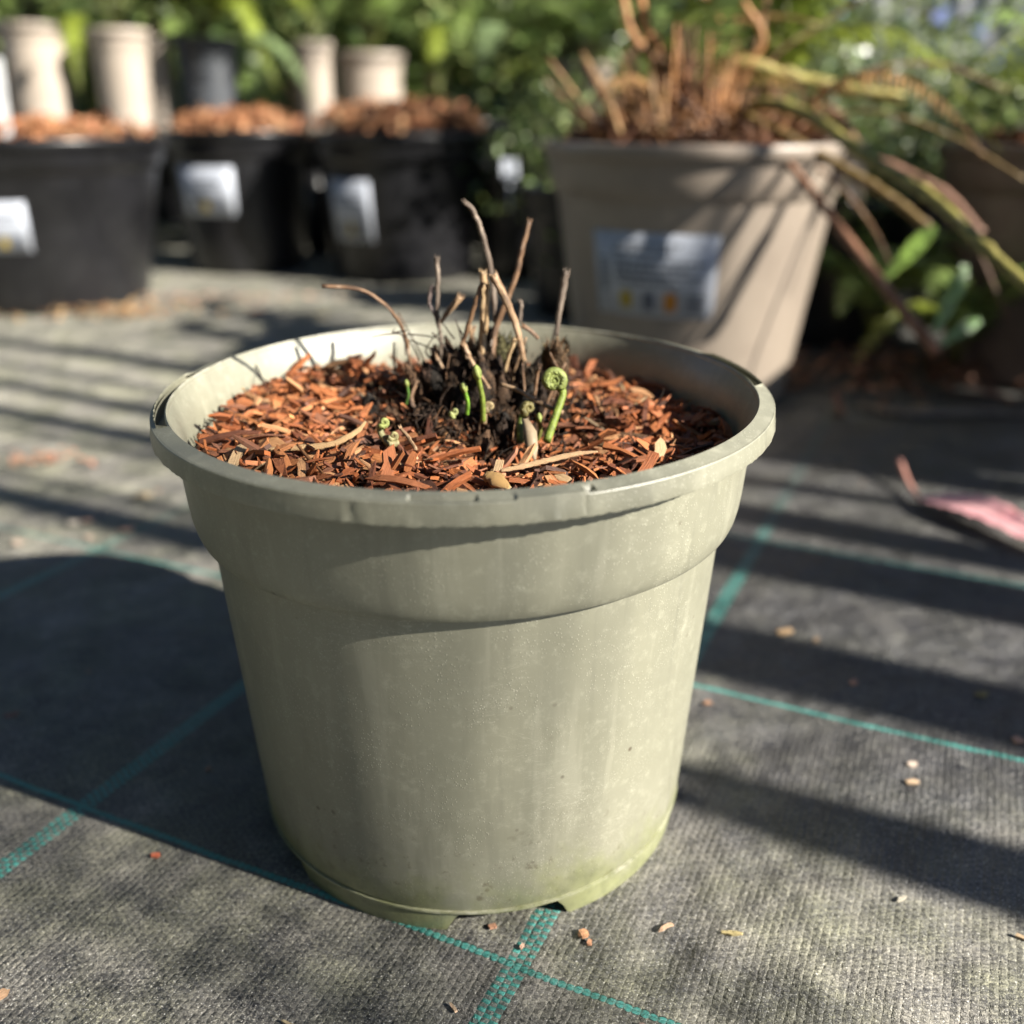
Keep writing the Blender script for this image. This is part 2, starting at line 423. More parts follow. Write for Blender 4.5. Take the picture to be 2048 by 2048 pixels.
def make_rim():
    b = MB(); n = 720; ro, ri = .0998, .0944
    def gap(a):     # how much of the top face is broken away, 0..1 from the inner edge out
        def seg(a0, a1, jag, depth):
            if a0 < a < a1:
                e = min(a - a0, a1 - a) / 2.0
                return min(1, e) * depth * (1 - jag * (.5 + .5 * noise.noise((a * .9, 0, 0))))
            return 0
        return max(seg(-191, -153, .25, .95), seg(169, 207, .25, .95), seg(-2, 26, .15, .9), seg(-361.5, -334, .1, .9))
    slot = lambda a: -96 < a < -85.5
    ZT = HR
    prev = None; rows = []
    for i in range(n):
        a = 360 * i / n - 180; t = math.radians(a)
        jz = .00022 * noise.noise((a * .7, 3, 0)) + .00018 * noise.noise((a * 2.9, 7, 0))
        nick = .0011 if abs(a + 69) < 1.0 else 0
        lift = .0008 * max(0, min(1, (a + 80.5) / .4)) * (1 if a < -69.8 else 0)
        rows.append((a, t, jz, nick, lift))
    def pt(r, t, z):
        v = Vector((r * math.cos(t), r * math.sin(t), z)); warp(v); return v
    # outer band: top outer edge down to the ragged lower edge, and back up inside
    P = 7
    for a, t, jz, nick, lift in rows:
        zl = HR - .0073 + jz * 1.9
        jo = .0005 * max(0, noise.noise((a * .33, 1, 4))) + .00012 * noise.noise((a * 3.3, 1, 4))
        fl = .0004 if (abs(a + 104) < .6 or abs(a + 70) < .5) else 0
        for r, z in ((ro - .0012, ZT - .0012 + lift), (ro - .0002, ZT - .0013 + lift), (ro, ZT - .0016), (ro + .0002 - fl, ZT - .004), (ro + .0005 + jo, zl + .0005), (ro + .0004 + jo, zl), (ro - .0010, zl + .0002)):
            b.v.append(pt(r, t, z))
    for i in range(n):
        k = (i + 1) % n
        for j in range(P - 1): b.face((i * P + j, k * P + j, k * P + j + 1, i * P + j + 1))
    o0 = len(b.v)                               # inside of the band
    for a, t, jz, nick, lift in rows:
        for r, z in ((ro - .0013, HR - .0068), (ro - .0014, ZT - .0018)): b.v.append(pt(r, t, z))
    for i in range(n):
        k = (i + 1) % n; b.face((o0 + 2 * i, o0 + 2 * k, o0 + 2 * k + 1, o0 + 2 * i + 1))
    # floor of the hollow and the inner bead
    o1 = len(b.v)
    for a, t, jz, nick, lift in rows:
        for r, z in ((ro - .0011, HR - .0066), (.0948, HR - .0058)): b.v.append(pt(r, t, z))
    for i in range(n):
        k = (i + 1) % n; b.face((o1 + 2 * i, o1 + 2 * k, o1 + 2 * k + 1, o1 + 2 * i + 1))
    o2 = len(b.v)
    for a, t, jz, nick, lift in rows:
        for r, z in ((ri + .0010, HR - .0050), (ri + .0010, ZT - .0005), (ri + .0005, ZT - .0001), (ri, ZT - .0008), (ri - .0003, HR - .0025)): b.v.append(pt(r, t, z))
    for i in range(n):
        k = (i + 1) % n
        for j in range(4): b.face((o2 + 5 * i + j, o2 + 5 * k + j, o2 + 5 * k + j + 1, o2 + 5 * i + j + 1))
    # the flat top face, torn open at the left and the back right, with a moulded slot at the front
    o3 = len(b.v); Q = 7
    for a, t, jz, nick, lift in rows:
        g = gap(a)
        for q in range(Q):
            f = q / (Q - 1)
            r = lerp(ri + .0005, ro - .0006, max(f, min(.97, g)))
            z = ZT + lift * f + .00002 - .0012 * f
            if slot(a) and 3 <= q <= 5: z -= .0011
            if nick and f > .45: z -= .004 * f
            b.v.append(pt(r, t, z))
    for i in range(n):
        k = (i + 1) % n
        for j in range(Q - 1):
            b.face((o3 + Q * i + j, o3 + Q * k + j, o3 + Q * k + j + 1, o3 + Q * i + j + 1))
    o = b.build('rim', MP, pot, sharp=22); o['label'] = 'rolled rim, torn open at two places'
make_rim()

# ------------------------------------------------------------------ wood mulch
ORANGES = [(.43, .145, .048), (.38, .115, .036), (.46, .18, .065), (.31, .092, .03), (.17, .055, .025), (.50, .26, .12), (.41, .14, .048), (.08, .032, .018), (.36, .125, .05), (.26, .105, .055)]
def chip(b, p, L, wd, th, yaw, tilt, roll, colr, seg=4):
    m = Matrix.Translation(p) @ Matrix.Rotation(yaw, 4, 'Z') @ Matrix.Rotation(tilt, 4, 'Y') @ Matrix.Rotation(roll, 4, 'X')
    bend = rnd.uniform(-.12, .12) * L; tw = rnd.uniform(-.5, .5); o = len(b.v)
    off = rnd.uniform(0, 5)
    prof = []
    for i in range(seg + 1):
        t = i / seg; x = (t - .5) * L
        k = 1 - abs(2 * t - 1) ** rnd.uniform(2.5, 7) * rnd.choice((.1, .25, .4, .6, .9))
        wl = wd * .5 * k * rnd.uniform(.6, 1.15); wr = wd * .5 * k * rnd.uniform(.6, 1.15)
        x0 = x + (rnd.uniform(-.14, .14) * L if i in (0, seg) else 0)
        z = bend * (1 - (2 * t - 1) ** 2)
        q = th * .5 * (.5 + .5 * k)
        s = math.sin(tw * (t - .5)); c = math.cos(tw * (t - .5))
        for (yy, zz, dx) in ((wl, q, x0 - x), (-wr, q * rnd.uniform(.5, 1), 0), (-wr, -q, 0), (wl, -q, x0 - x)):
            b.v.append(m @ Vector((x + dx, yy * c - zz * s, z + yy * s + zz * c)))
        prof.append((x, wl + wr))
    for i in range(seg):
        for j in range(4):
            j2 = (j + 1) % 4
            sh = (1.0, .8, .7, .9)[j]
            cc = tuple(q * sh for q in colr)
            vv = (0, wd, wd * 1.3, wd * 2.3)[j]; v2 = (wd, wd * 1.3, wd * 2.3, wd * 2.6)[j]
            u0, u1 = prof[i][0] + off, prof[i + 1][0] + off
            b.face((o + 4 * i + j, o + 4 * i + 4 + j, o + 4 * i + 4 + j2, o + 4 * i + j2), 0, cc, ((u0, vv + off), (u1, vv + off), (u1, v2 + off), (u0, v2 + off)))
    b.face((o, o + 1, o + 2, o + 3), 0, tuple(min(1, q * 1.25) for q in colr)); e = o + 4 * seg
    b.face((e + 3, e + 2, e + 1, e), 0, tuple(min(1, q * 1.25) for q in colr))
def mulch_z(x, y):
    """mulch height over the pot floor, around the pot axis"""
    r = math.hypot(x, y) / .09
    z = .1438 + .0035 * noise.noise((x * 38, y * 38, 2.2)) + .0025 * noise.noise((x * 90, y * 90, 5))
    z += .004 * max(0, -x / .09) * r           # heaped a little at the left
    z += .006 * math.exp(-((x - .0) ** 2 + (y - .035) ** 2) / .0016)
    z += .006 * math.exp(-((x + .052) ** 2 + (y - .048) ** 2) / .0006)
    z -= .006 * math.exp(-((x - .008) ** 2 + (y + .012) ** 2) / .0005)   # hollow in front of the crown
    return z
KEEP = [(G(730, 835, .143).x - PC.x, G(730, 835, .143).y - PC.y, .0075), (G(728, 850, .143).x - PC.x, G(728, 870, .143).y - PC.y, .006), (G(985, 840, .144).x - PC.x, G(985, 840, .144).y - PC.y, .006), (G(1032, 832, .145).x - PC.x, G(1032, 832, .145).y - PC.y, .004), (G(940, 850, .143).x - PC.x, G(940, 850, .143).y - PC.y, .010)]
def mulch():
    b = MB(); n = 60; ring = 22; o = len(b.v)
    for j in range(ring + 1):
        for i in range(n):
            r = .0888 * j / ring; a = 2 * math.pi * i / n
            x, y = r * math.cos(a), r * math.sin(a)
            b.v.append(PC + Vector((x, y, mulch_z(x, y) - .003)))
    for j in range(ring):
        for i in range(n):
            i2 = (i + 1) % n
            b.face((o + j * n + i, o + j * n + i2, o + (j + 1) * n + i2, o + (j + 1) * n + i), 1, (.03, .015, .01))
    def put(N_, L0, L1, w0, w1, lift, tl):
        for k in range(N_):
            r = .0875 * math.sqrt(rnd.random()); a = rnd.uniform(0, 2 * math.pi)
            x, y = r * math.cos(a), r * math.sin(a)
            crown = math.hypot((x - .006) / 1.35, y - .012) < .025
            if crown and rnd.random() < .86: continue
            if any(math.hypot(x - q[0], y - q[1]) < q[2] for q in KEEP): continue
            L = rnd.uniform(L0, L1) * (rnd.random() ** .7 * .6 + .5)
            if r > .082: L *= .6
            c = rnd.choice(ORANGES); f = rnd.uniform(.75, 1.15)
            if rnd.random() < .035: c = (.46, .31, .17)
            dk = .45 if math.hypot((x - .010) / 1.3, y - .008) < .036 and rnd.random() < .55 else 1   # darker chips by the crown
            c = tuple(q * f * dk for q in c)
            th = rnd.uniform(.0006, .0016)
            chip(b, PC + Vector((x, y, mulch_z(x, y) + rnd.uniform(-.002, lift))), L, rnd.uniform(w0, w1), th,
                 rnd.uniform(0, 6.28), max(-.7, min(.7, rnd.gauss(0, tl))), rnd.gauss(0, .35), c, 4 if L > .009 else 3)
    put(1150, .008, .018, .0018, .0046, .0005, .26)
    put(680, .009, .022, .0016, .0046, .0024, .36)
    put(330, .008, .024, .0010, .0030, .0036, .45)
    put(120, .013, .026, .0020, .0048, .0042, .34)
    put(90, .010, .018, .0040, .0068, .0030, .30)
    for k in range(1500):                       # fine fibres and crumbs
        r = .087 * math.sqrt(rnd.random()); a = rnd.uniform(0, 6.28); x, y = r * math.cos(a), r * math.sin(a)
        c = rnd.choice(ORANGES)
        chip(b, PC + Vector((x, y, mulch_z(x, y) + rnd.uniform(.0, .003))), rnd.uniform(.002, .009), rnd.uniform(.0004, .0013), rnd.uniform(.0003, .0008),
             rnd.uniform(0, 6.28), rnd.gauss(0, .4), rnd.gauss(0, .5), shd(c, .7, 1.4), 2)
    for v in b.v:                              # keep inside the wall
        d = v - PC; d.z = 0
        if d.length > .0893: q = d.normalized() * .0893; v.x, v.y = PC.x + q.x, PC.y + q.y
    o = b.build('wood_mulch', [MC, MS], smooth=False)
    tag(o, 'shredded orange red wood mulch filling the grey green pot', 'mulch', None, 'stuff')
mulch()

# ------------------------------------------------------------------ the fern in the pot
fern = empty('fern_plant', (PC.x + .008, PC.y + .012, .146), 'cut back fern with dry stubs and green fiddleheads in the grey green pot', 'fern')
FO = Vector(fern.location)
def L_(pts): return [Vector(p) - FO for p in pts]
def zmul(x, y): return mulch_z(x - PC.x, y - PC.y)
TAN = (.40, .27, .16); GREYB = (.19, .152, .12); BRN = (.21, .125, .07); DK = (.05, .032, .022); STRAW = (.50, .36, .20)
def stalk(pts, w0, w1, c, name='stalk', label=None, fray=True, n=8, nodes=True):
    """pts: (x, y, Y) in picture coordinates and depth, base first; widths in px of the picture"""
    P = [W(*p) for p in pts]; P = bez(P, 6); k = len(P); b = MB()
    def pr(px, p): return px * .5 * (2048 / 1932) / FPX * (p.y * math.cos(PITCH) + (CAM_H - p.z) * math.sin(PITCH))
    rad = [1.05 * pr(lerp(w0, w1, i / (k - 1)), P[i]) * (1 + .10 * noise.noise((i * .9, w0, P[0].x * 900))) for i in range(k)]
    jit = [p + Vector((noise.noise((i * .6, p.x * 200, 1)), noise.noise((i * .6, p.z * 200, 9)), 0)) * .0004 for i, p in enumerate(P)]
    b.tube(L_(jit), rad, n, 0, c, True, .8, .06)
    if fray:
        tip = jit[-1]; d = (jit[-1] - jit[-2]).normalized()
        for q in range(7):
            a = q / 7 * 6.28; o = d.orthogonal().normalized(); o.rotate(Matrix.Rotation(a, 3, d))
            s = tip + o * rad[-1] * .75
            b.tube(L_([s - d * .0008, s + d * rnd.uniform(.0004, .0014) + o * rnd.uniform(0, .0004)]), [.00022, .00006], 4, 0, tuple(min(1, e * 1.7) for e in c))
    o = b.build(name, M_STALK, fern)
    if label: o['label'] = label
    return o
# cut stubs, base -> tip (from the close view of the crown)
Z2 = lambda X, Y: ((600 + X / 3.019) * 1932 / 2048, (380 + Y / 3.019) * 1932 / 2048)
def S(*pts): return [(*Z2(a, b_), c) for a, b_, c in pts]
stalk(S((1185, 800, .352), (1150, 480, .352), (1095, 250, .350), (1040, 120, .348), (990, 70, .347)), 12, 10, GREYB, label='tall bent grey brown stub')
stalk(S((1150, 1080, .345), (1185, 830, .350), (1290, 560, .352), (1345, 350, .354), (1385, 185, .356)), 13, 10, BRN, label='tall reddish brown stub leaning right')
stalk(S((1100, 1050, .340), (1105, 800, .341), (1112, 620, .342), (1105, 490, .342)), 13, 16, STRAW)
stalk(S((1120, 860, .337), (1132, 680, .336), (1130, 572, .336)), 10, 8, STRAW)
stalk(S((975, 950, .338), (1020, 810, .337), (1065, 660, .336), (1100, 560, .336)), 10, 9, BRN)
stalk(S((1355, 1035, .335), (1320, 880, .335), (1260, 700, .334), (1165, 510, .333)), 10, 17, TAN, label='flat pale stub leaning left')
stalk(S((1550, 880, .345), (1558, 780, .346), (1580, 640, .347), (1610, 490, .348)), 9, 15, GREYB, label='grey stub rising from the furry bud')
stalk(S((1080, 1050, .338), (1030, 1010, .336), (985, 930, .335)), 10, 9, TAN)
stalk(S((665, 1150, .345), (655, 960, .345), (600, 800, .343), (510, 690, .341), (360, 600, .338), (130, 580, .335)), 7, 8, BRN, label='long arching stub reaching out to the left', fray=False)
stalk(S((850, 1060, .352), (850, 900, .352), (830, 720, .353), (832, 560, .354), (828, 410, .355)), 6, 10, GREYB)
stalk(S((860, 900, .352), (820, 770, .353), (780, 680, .354), (800, 580, .355)), 5, 11, (.20, .16, .15))
stalk(S((850, 800, .350), (890, 740, .350), (968, 645, .350)), 6, 15, TAN)
stalk(S((1330, 800, .352), (1335, 700, .353), (1330, 670, .353)), 7, 8, GREYB)
stalk(S((1240, 1100, .335), (1265, 990, .335), (1300, 900, .334)), 7, 9, STRAW)
stalk(S((1440, 900, .337), (1390, 850, .337), (1345, 820, .337)), 8, 9, BRN)
stalk(S((1415, 1240, .322), (1425, 1150, .322), (1445, 1070, .322)), 8, 8, BRN)
stalk(S((920, 1000, .340), (860, 930, .340), (800, 860, .341)), 4, 3, DK, fray=False)
stalk(S((1590, 1345, .312), (1440, 1280, .316), (1330, 1215, .320), (1210, 1170, .324)), 9, 7, TAN, label='loose pale splinter lying across the crown', fray=False)
stalk(S((1145, 1200, .322), (1090, 1120, .326), (1020, 1010, .330)), 7, 8, TAN)
stalk(S((700, 1570, .288), (650, 1490, .292), (600, 1430, .295)), 8, 7, TAN)
# thin wiry roots
for pts in (((650, 870, .343), (760, 880, .344), (850, 895, .346)), ((640, 1000, .343), (620, 880, .343), (540, 870, .342), (430, 888, .341)),
            ((850, 1040, .35), (790, 960, .35), (700, 920, .348), (640, 900, .345)), ((830, 1050, .35), (760, 980, .349), (800, 900, .349), (860, 850, .35)),
            ((930, 900, .345), (880, 830, .348), (850, 790, .350)), ((600, 1120, .345), (540, 1090, .345), (455, 1060, .344)),
            ((1020, 950, .342), (960, 830, .344), (935, 780, .345)), ((720, 1030, .347), (690, 960, .347), (650, 900, .346)), ((640, 850, .343), (560, 860, .343), (575, 835, .343))):
    stalk(S(*pts), 3.6, 2.0, DK if rnd.random() < .7 else BRN, 'root', None, False, 5)
# dark crown: a heap of shaggy frond bases
def lump(b, c, ax, r, h, col_, nn=12, rings=8, jag=.3):
    ax = Vector(ax).normalized(); u = ax.orthogonal().normalized(); v = ax.cross(u); o = len(b.v)
    for i in range(rings + 1):
        t = i / rings; rr = r * math.sin(math.pi * min(1, .18 + .82 * t)) ** .6 * (1 if t < .6 else 1 - (t - .6) * 1.2)
        for j in range(nn):
            a = 2 * math.pi * j / nn
            q = Vector(c) + ax * h * t + (u * math.cos(a) + v * math.sin(a)) * rr
            q += (u * math.cos(a) + v * math.sin(a)) * r * jag * noise.noise(q * 420)
            b.v.append(q - FO)
    for i in range(rings):
        for j in range(nn):
            j2 = (j + 1) % nn; b.face((o + i * nn + j, o + i * nn + j2, o + (i + 1) * nn + j2, o + (i + 1) * nn + j), 0, shd(col_, .5, 1.5))
    b.face([o + rings * nn + j for j in range(nn)], 0, col_)
def scales(b, c, ax, r, h, n_, col_):
    """papery scales and hairs standing off a frond base"""
    ax = Vector(ax).normalized(); u = ax.orthogonal().normalized(); v = ax.cross(u)
    for k in range(n_):
        t = rnd.random(); a = rnd.uniform(0, 6.28); d = u * math.cos(a) + v * math.sin(a)
        p = Vector(c) + ax * h * t * .9 + d * r * .92
        e = p + ax * rnd.uniform(.001, .0034) + d * rnd.uniform(.0003, .0018)
        s = ax.cross(d) * rnd.uniform(.0001, .0006)
        o = len(b.v); b.v += [p - s - FO, p + s - FO, e - FO]
        b.face((o, o + 1, o + 2), 0, shd(col_, .5, 2.4))
def crown():
    b = MB()
    spots = []
    for k in range(90):
        x = rnd.gauss(.004, .018); y = rnd.gauss(.019, .013)
        if abs(x) > .036 or y < -.012 or y > .05: continue
        spots.append((x, y))
    for x, y in spots:
        X, Y = PC.x + x, PC.y + y
        h = rnd.uniform(.012, .032) * (1 - .5 * abs(x - .006) / .036) * (1 if y > .008 else .5); z = zmul(X, Y) - .003
        ax = (x * 6 + rnd.uniform(-.3, .3), rnd.uniform(-.3, .25), 1)
        c = rnd.choice([(.035, .022, .015), (.06, .035, .02), (.09, .05, .028), (.025, .02, .016)])
        r = rnd.uniform(.0022, .0045)
        lump(b, (X, Y, z), ax, r, h, c); scales(b, (X, Y, z), ax, r, h, 55, c)
    for k in range(420):       # wiry fibres
        x = rnd.gauss(.004, .02); y = rnd.gauss(.008, .016); X, Y = PC.x + x, PC.y + y
        z = zmul(X, Y) + rnd.uniform(-.002, .008); p = Vector((X, Y, z)); pts = [p]
        d = Vector((rnd.gauss(0, 1), rnd.gauss(0, 1), rnd.gauss(.3, .8))).normalized()
        for q in range(4):
            d = (d + Vector((rnd.gauss(0, .4), rnd.gauss(0, .4), rnd.gauss(-.1, .4)))).normalized(); p = p + d * rnd.uniform(.001, .003); pts.append(p)
        b.tube(L_(pts), [.00028, .0003, .00025, .0002, .0001], 4, 0, rnd.choice([(.03, .02, .014), (.12, .06, .03), (.2, .11, .06), (.05, .03, .02)]))
    o = b.build('crown', M_ROOT, fern); o['label'] = 'dark shaggy crown of old frond bases'
crown()
for k in range(34):
    x = rnd.gauss(.006, .017); y = rnd.gauss(.020, .011)
    if abs(x) > .036 or y < 0 or y > .045: continue
    p = Vector((PC.x + x, PC.y + y, zmul(PC.x + x, PC.y + y))); h = rnd.uniform(.012, .030); d = Vector((rnd.gauss(x * 12, .3), rnd.gauss(0, .25), 1)).normalized()
    P = bez([p, p + d * h * .5 + Vector((rnd.gauss(0, .0012), 0, 0)), p + d * h], 5); mb = MB(); r0 = rnd.uniform(.0004, .0011)
    mb.tube(L_(P), [r0 * (1 - .35 * i / len(P)) for i in range(len(P))], 6, 0, rnd.choice([DK, BRN, GREYB, TAN, DK]), True, .8, .1)
    mb.build('stalk', M_STALK, fern)
def bud(px, py, Y, wpx, hpx, c, lab, tiltx=0.0, hair=160, c2=None):
    p = W(px, py, Y); k = (2048 / 1932) / FPX * (p.y * math.cos(PITCH) + (CAM_H - p.z) * math.sin(PITCH))
    b = MB(); r = wpx * k * .5; h = hpx * k / math.cos(PITCH) * .98; ax = (tiltx, 0, 1)
    base = p - Vector(ax).normalized() * h
    lump(b, base, ax, r, h, c, 16, 12, .25); scales(b, base, ax, r, h, hair, c2 or c)
    o = b.build('bud', M_ROOT, fern); o['label'] = lab
bud(1053, 638, .342, 46, 92, (.09, .055, .03), 'large furry brown bud at the back of the crown', .05, 520, (.12, .07, .035))
bud(1030, 646, .345, 22, 60, (.10, .09, .035), 'olive curled bud beside the furry one', -.1, 40)
bud(945, 630, .352, 40, 60, (.10, .09, .04), 'olive coiled bud behind the stubs', 0, 120)
bud(1002, 690, .338, 26, 70, (.05, .035, .022), 'dark brown frond base', .2, 200)
bud(905, 640, .345, 30, 90, (.045, .03, .02), 'dark brown frond base', -.1, 260)
bud(845, 690, .342, 30, 60, (.05, .03, .022), 'dark brown frond base', -.3, 260)
bud(800, 700, .342, 26, 50, (.06, .035, .025), 'dark brown frond base', -.5, 220)
bud(980, 640, .350, 30, 100, (.04, .028, .02), 'dark brown frond base', .1, 260)

def px2m(p): return (2048 / 1932) / FPX * (p.y * math.cos(PITCH) + (CAM_H - p.z) * math.sin(PITCH))
GREEN = (.20, .255, .04); LIME = (.27, .315, .085)
def fiddle(cx, cy, Y, rpx, stem, wpx, c, cs, label, turns=1.9, face=0.25, cw=1, bumps=True):
    """a coiled young frond: the coil seen face on, then its stem down into the crown"""
    ctr = W(cx, cy, Y); k = px2m(ctr); b = MB()
    ex = Vector((math.cos(face), math.sin(face), 0)); ez = Vector((0, .15, 1)).normalized()
    Rr = rpx * k; N_ = 46; pts = []; rad = []
    tube0 = Rr * .36
    st = [W(*q) for q in stem]
    d0 = st[0] - ctr; a0 = math.atan2(d0.dot(ez), d0.dot(ex))
    for i in range(N_):
        t = i / (N_ - 1); a = a0 + cw * t * turns * 2 * math.pi
        r = (Rr - tube0 * .9) * (1 - t) ** .85 + .00008
        pts.append(ctr + ex * math.cos(a) * r + ez * math.sin(a) * r); rad.append(lerp(tube0, tube0 * .45, t))
    path = bez(list(reversed(st)) + [pts[0]], 7)[:-1]
    rs = [wpx * .5 * k * lerp(1.12, 1, i / len(path)) for i in range(len(path))]
    b.tube(L_(path), rs, 10, 0, cs)
    b2 = MB()
    full = [path[-1]] + pts; b2.tube(L_(full), [rs[-1]] + rad, 10, 0, c, True, 1.35)
    if bumps:
        for i in range(2, N_, 1):         # folded pinnae standing off the coil
            for s in (-1, 1):
                q = pts[i]; t = (pts[min(i + 1, N_ - 1)] - pts[i - 1]).normalized(); n_ = ex.cross(ez)
                o_ = (q - ctr).normalized() if (q - ctr).length > 1e-6 else ez
                e = q + n_ * s * rad[i] * .9 + o_ * rad[i] * rnd.uniform(-.2, .5)
                b2.tube(L_([q + n_ * s * rad[i] * .4, e, e + t * rad[i] * .7]), [rad[i] * .5, rad[i] * .42, rad[i] * .15], 5, 0, shd(c, .7, 1.35))
    o = b.build('fiddlehead', M_GREENSTEM, fern); o['label'] = label
    h = b2.build('coil', M_GREENSTEM, o)
fiddle(1044, 717, .3135, 24.5, [(1062, 742, .3135), (1048, 785, .308), (1032, 832, .300)], 14, LIME, GREEN, 'largest bright green fiddlehead, a round coil on a thick stem', 2.2, 0.1, 1)
fiddle(997, 770, .316, 17, [(984, 788, .316), (981, 812, .313), (982, 835, .311)], 12, (.20, .17, .06), (.16, .2, .04), 'brown green curled fiddlehead in front of the crown', 1.4, .3, -1)
fiddle(724, 797, .302, 12, [(716, 808, .303), (722, 824, .302), (735, 838, .300)], 12, (.34, .38, .12), (.30, .28, .14), 'short curled greenish fiddlehead at the left of the crown', 1.2, .2, 1)
fiddle(742, 822, .298, 13, [(726, 828, .298), (735, 838, .297), (752, 836, .298)], 12, (.34, .30, .14), (.30, .26, .13), 'low brownish coil beneath the left fiddlehead', 1.1, .2, 1)
fiddle(857, 776, .312, 10, [(850, 781, .312), (856, 790, .311)], 9, (.34, .36, .14), (.28, .3, .1), 'tiny pale green bud low in the crown', 1.0, .2, 1)
fiddle(924, 768, .316, 13, [(914, 778, .316), (912, 800, .314)], 12, (.32, .24, .12), (.26, .17, .09), 'tiny tan bud beside the upright shoot', 1.0, .2, -1)
def shoot(tip, base, wt, wb, lab, Ytip=.312, c=GREEN):
    b = MB(); p0 = W(*base, Ytip + .001); p1 = W(*tip, Ytip); k = px2m(p1)
    mid = (p0 + p1) / 2 + Vector((.0006, 0, 0)); P = bez([p0, mid, p1], 8)
    b.tube(L_(P), [wb * .5 * k] * len(P), 9, 0, c)
    o = b.build('fiddlehead', M_GREENSTEM, fern); o['label'] = lab
    h = MB(); d = (P[-1] - P[-3]).normalized(); r = wt * .5 * k
    q = [p1 - d * r * .6, p1 + d * r * .2, p1 + d * r * 1.4, p1 + d * r * 2.4 , p1 + d * r * 3.0 + Vector((.0002, -.0004, 0))]
    h.tube(L_(q), [r * .5, r * .95, r * 1.05, r * .75, r * .2], 10, 0, LIME)
    e = q[3] + Vector((0, -r * .8, 0))
    h.tube(L_([q[3], e, q[2] + Vector((0, -r * 1.25, 0)), q[1] + Vector((.0002, -r * 1.2, 0)), q[1] + Vector((.0002, -r * .6, -r * .5))]), [r * .5, r * .6, r * .6, r * .45, r * .2], 8, 0, LIME)
    h.build('coil', M_GREENSTEM, o)
shoot((902, 712), (912, 795), 17, 10, 'tallest upright green shoot with a folded tip')
shoot((877, 738), (881, 782), 13, 8.5, 'short upright green shoot left of the tallest one', .313, (.17, .33, .03))
shoot((768, 728), (766, 762), 9, 6, 'small dark green shoot at the left of the crown', .330, (.10, .2, .04))
shoot((1018, 795), (1014, 830), 12, 9, 'stubby olive shoot beside the thick stem', .310, (.2, .2, .05))
# papery old sheath
def sheath():
    b = MB(); P = [W(990, 790, .307), W(1000, 815, .303), W(1003, 845, .299), W(1009, 868, .296)]; wd = [.0010, .0021, .0020, .0003]
    o = 0
    for p, w_ in zip(P, wd):
        for s in (-1, 0, 1): b.v.append(p + Vector((s * w_, -.0006 * (1 - abs(s)), 0)) - FO)
    for i in range(3):
        for j in range(2): b.face((3 * i + j, 3 * i + j + 1, 3 * i + j + 4, 3 * i + j + 3), 0, (.33, .26, .17))
    ob = b.build('sheath', M_STALK, fern); ob['label'] = 'pale papery scale hanging at the front'
    m = ob.modifiers.new('t', 'SOLIDIFY'); m.thickness = .0003
sheath()

# distinctive splinters lying on the mulch
def splinter(pts, w0, label, c, nm='wood_splinter', flat=.5):
    P = bez([W(*p) for p in pts], 7); b = MB(); k = len(P); m = P[0].copy()
    b.tube([p - m for p in P], [w0 * (math.sin(math.pi * (.12 + .84 * i / (k - 1))) ** .6) * (1 + .25 * noise.noise((i * .8, w0 * 9e3, 0))) for i in range(k)], 7, 0, c, True, flat, .15)
    o = b.build(nm, MC, loc=m); tag(o, label, 'wood splinter', 'loose splinters on the mulch')
splinter([(945, 888, .2725), (985, 880, .275), (1035, 868, .279), (1090, 856, .283), (1128, 852, .285)], .0010, 'long pale twisted splinter on the mulch near the front rim', (.62, .40, .22))
splinter([(470, 850, .286), (560, 845, .288), (625, 838, .291), (672, 815, .298), (690, 795, .303)], .0011, 'long straw coloured splinter on the mulch left of the fern', (.62, .40, .20))
splinter([(560, 838, .286), (585, 868, .279), (610, 893, .271)], .0006, 'thin brown twig standing on the mulch at the left', (.36, .16, .06))
splinter([(915, 895, .268), (935, 905, .265), (960, 920, .262)], .0024, 'yellowish wood flake against the front rim', (.70, .42, .16), flat=.4)
splinter([(505, 745, .352), (490, 705, .362), (470, 665, .372)], .0004, 'thin dark twig standing against the inner pot wall', (.06, .04, .03))

